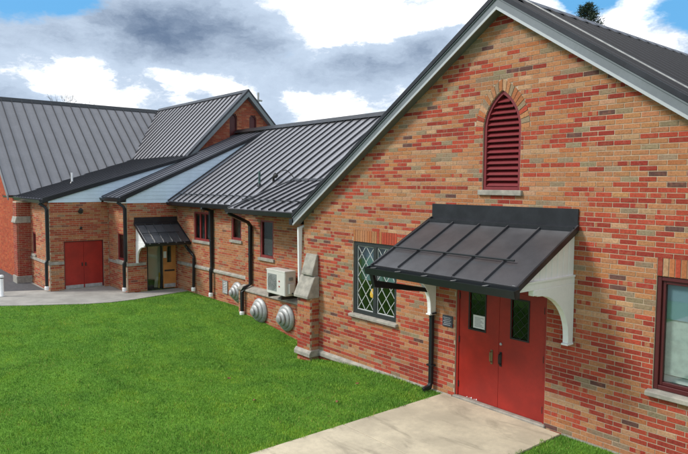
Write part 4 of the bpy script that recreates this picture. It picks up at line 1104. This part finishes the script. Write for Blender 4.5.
# sample in the lawn with a density falling with distance from where people stand
gx_ = rng.uniform(-23.5, -1.0, N); gy_ = rng.uniform(-11, 1.2, N)
dc = np.hypot(gx_-0, gy_+8.7)
keepm = rng.random(N) < np.clip(1.25-dc/26, .28, 1)
fd = (gx_*Fw.x+(gy_+8.7)*Fw.y-3.9*Fw.z); fr_ = (gx_*Rr.x+(gy_+8.7)*Rr.y-3.9*Rr.z)/np.maximum(fd, .1); fu = (gx_*Uu.x+(gy_+8.7)*Uu.y-3.9*Uu.z)/np.maximum(fd, .1)
keepm &= (fd > 1) & (np.abs(fr_) < .72) & (fu > -.50)      # lawn well past the edges of the view stays plain turf
keepm &= ~inside(gx_, gy_, WALK)
wob = .03*np.sin(gy_*9)+.02*np.sin(gy_*23+1)
keepm &= ~((gx_ > -7.49+wob) & (gx_ < -5.09-wob) & (gy_ < 0))
keepm &= gy_ < np.where(gx_ > HL, -.03, np.where(gx_ > LX0-.06, PY-.01, WY-.01))
keepm &= ~((gx_ > bx0-.03) & (gx_ < bx1+.03) & (gy_ > by-.03))
gx_, gy_ = gx_[keepm], gy_[keepm]; n = len(gx_); gz_ = gz(gx_, gy_); gz_ = np.where((gx_ > -7.5) & (gx_ < -5.08), .026, gz_)
clump = .5+.5*np.sin(gx_*2.3+1.3*np.sin(gy_*1.9))*np.sin(gy_*2.9+1.1*np.sin(gx_*1.7))
edge = ((gx_ > -7.75) & (gx_ < -7.5)) | ((gx_ < -4.8) & (gx_ > -5.08)) | ((gx_ > HL) & (gy_ > -.3))
h = rng.uniform(.020, .044, n)*(.8+.45*clump)*np.where(edge, 1.35, 1); wv = rng.uniform(.0035, .0065, n)
an = rng.uniform(0, 2*np.pi, n); le = rng.uniform(.1, .75, n)*h; la_ = rng.uniform(0, 2*np.pi, n)
dx, dy = np.cos(an)*wv, np.sin(an)*wv; tx, ty = np.cos(la_)*le, np.sin(la_)*le
V = np.empty((n, 3, 3), np.float32)
V[:, 0] = np.stack([gx_-dx, gy_-dy, gz_-.004], 1); V[:, 1] = np.stack([gx_+dx, gy_+dy, gz_-.004], 1); V[:, 2] = np.stack([gx_+tx, gy_+ty, gz_+h], 1)
me = bpy.data.meshes.new('grass'); me.vertices.add(n*3); me.vertices.foreach_set('co', V.ravel())
me.loops.add(n*3); me.loops.foreach_set('vertex_index', np.arange(n*3, dtype=np.int32))
me.polygons.add(n); me.polygons.foreach_set('loop_start', np.arange(0, n*3, 3, dtype=np.int32)); me.polygons.foreach_set('loop_total', np.full(n, 3, np.int32))
tone = rng.random(n); cl_ = (np.array([.085, .235, .026])[None]*(1-tone)[:, None]+np.array([.215, .42, .06])[None]*tone[:, None])
pat = .5+.5*np.sin(gx_*1.1+2.0*np.sin(gy_*.9+.5))*np.sin(gy_*1.7+1.5*np.sin(gx_*.8)); dry = rng.random(n) < .03+.10*np.clip(pat-.6, 0, 1)*2; cl_[dry] = (.30, .32, .10)
cc = np.ones((n, 3, 4), np.float32); cc[:, :, :3] = cl_[:, None]
at = me.color_attributes.new('Col', 'FLOAT_COLOR', 'POINT'); at.data.foreach_set('color', cc.ravel())
me.update(calc_edges=True)
gm2 = bpy.data.materials.new('grass_blades'); gm2.use_nodes = True; t = NT(gm2.node_tree); p = gm2.node_tree.nodes['Principled BSDF']
s = t.n('ShaderNodeAttribute', attribute_name='Col'); g = t.n('ShaderNodeNewGeometry').outputs['Position']
c = t.mix(t.math('MULTIPLY', t.ramp(t.noise(t.vmath('MULTIPLY', g, (1, 1.6, 1)), 1.1, 7, .7), .44, .62), .9), s.outputs['Color'], t.mix(1.0, s.outputs['Color'], (1.55, 1.22, .95), 'MULTIPLY'))
c = t.mix(t.math('MULTIPLY', t.ramp(t.noise(t.vmath('ADD', g, (11, 2, 0)), .33, 5, .6), .42, .62), .55), c, t.mix(1.0, c, (1.42, 1.22, 1.0), 'MULTIPLY'))
c = t.mix(t.math('MULTIPLY', t.ramp(t.noise(t.vmath('ADD', g, (4, 9, 0)), 2.6, 7, .7), .46, .62), .8), c, t.mix(1.0, c, (.48, .60, .6), 'MULTIPLY'))
t.set(p.inputs['Base Color'], c); p.inputs['Roughness'].default_value = .6; p.inputs['Specular IOR Level'].default_value = .25
p.inputs['Subsurface Weight'].default_value = 0
me.materials.append(gm2)
go = bpy.data.objects.new('grass', me); COL.objects.link(go); go['kind'] = 'stuff'; go['label'] = 'short bright green mown grass of the lawn'
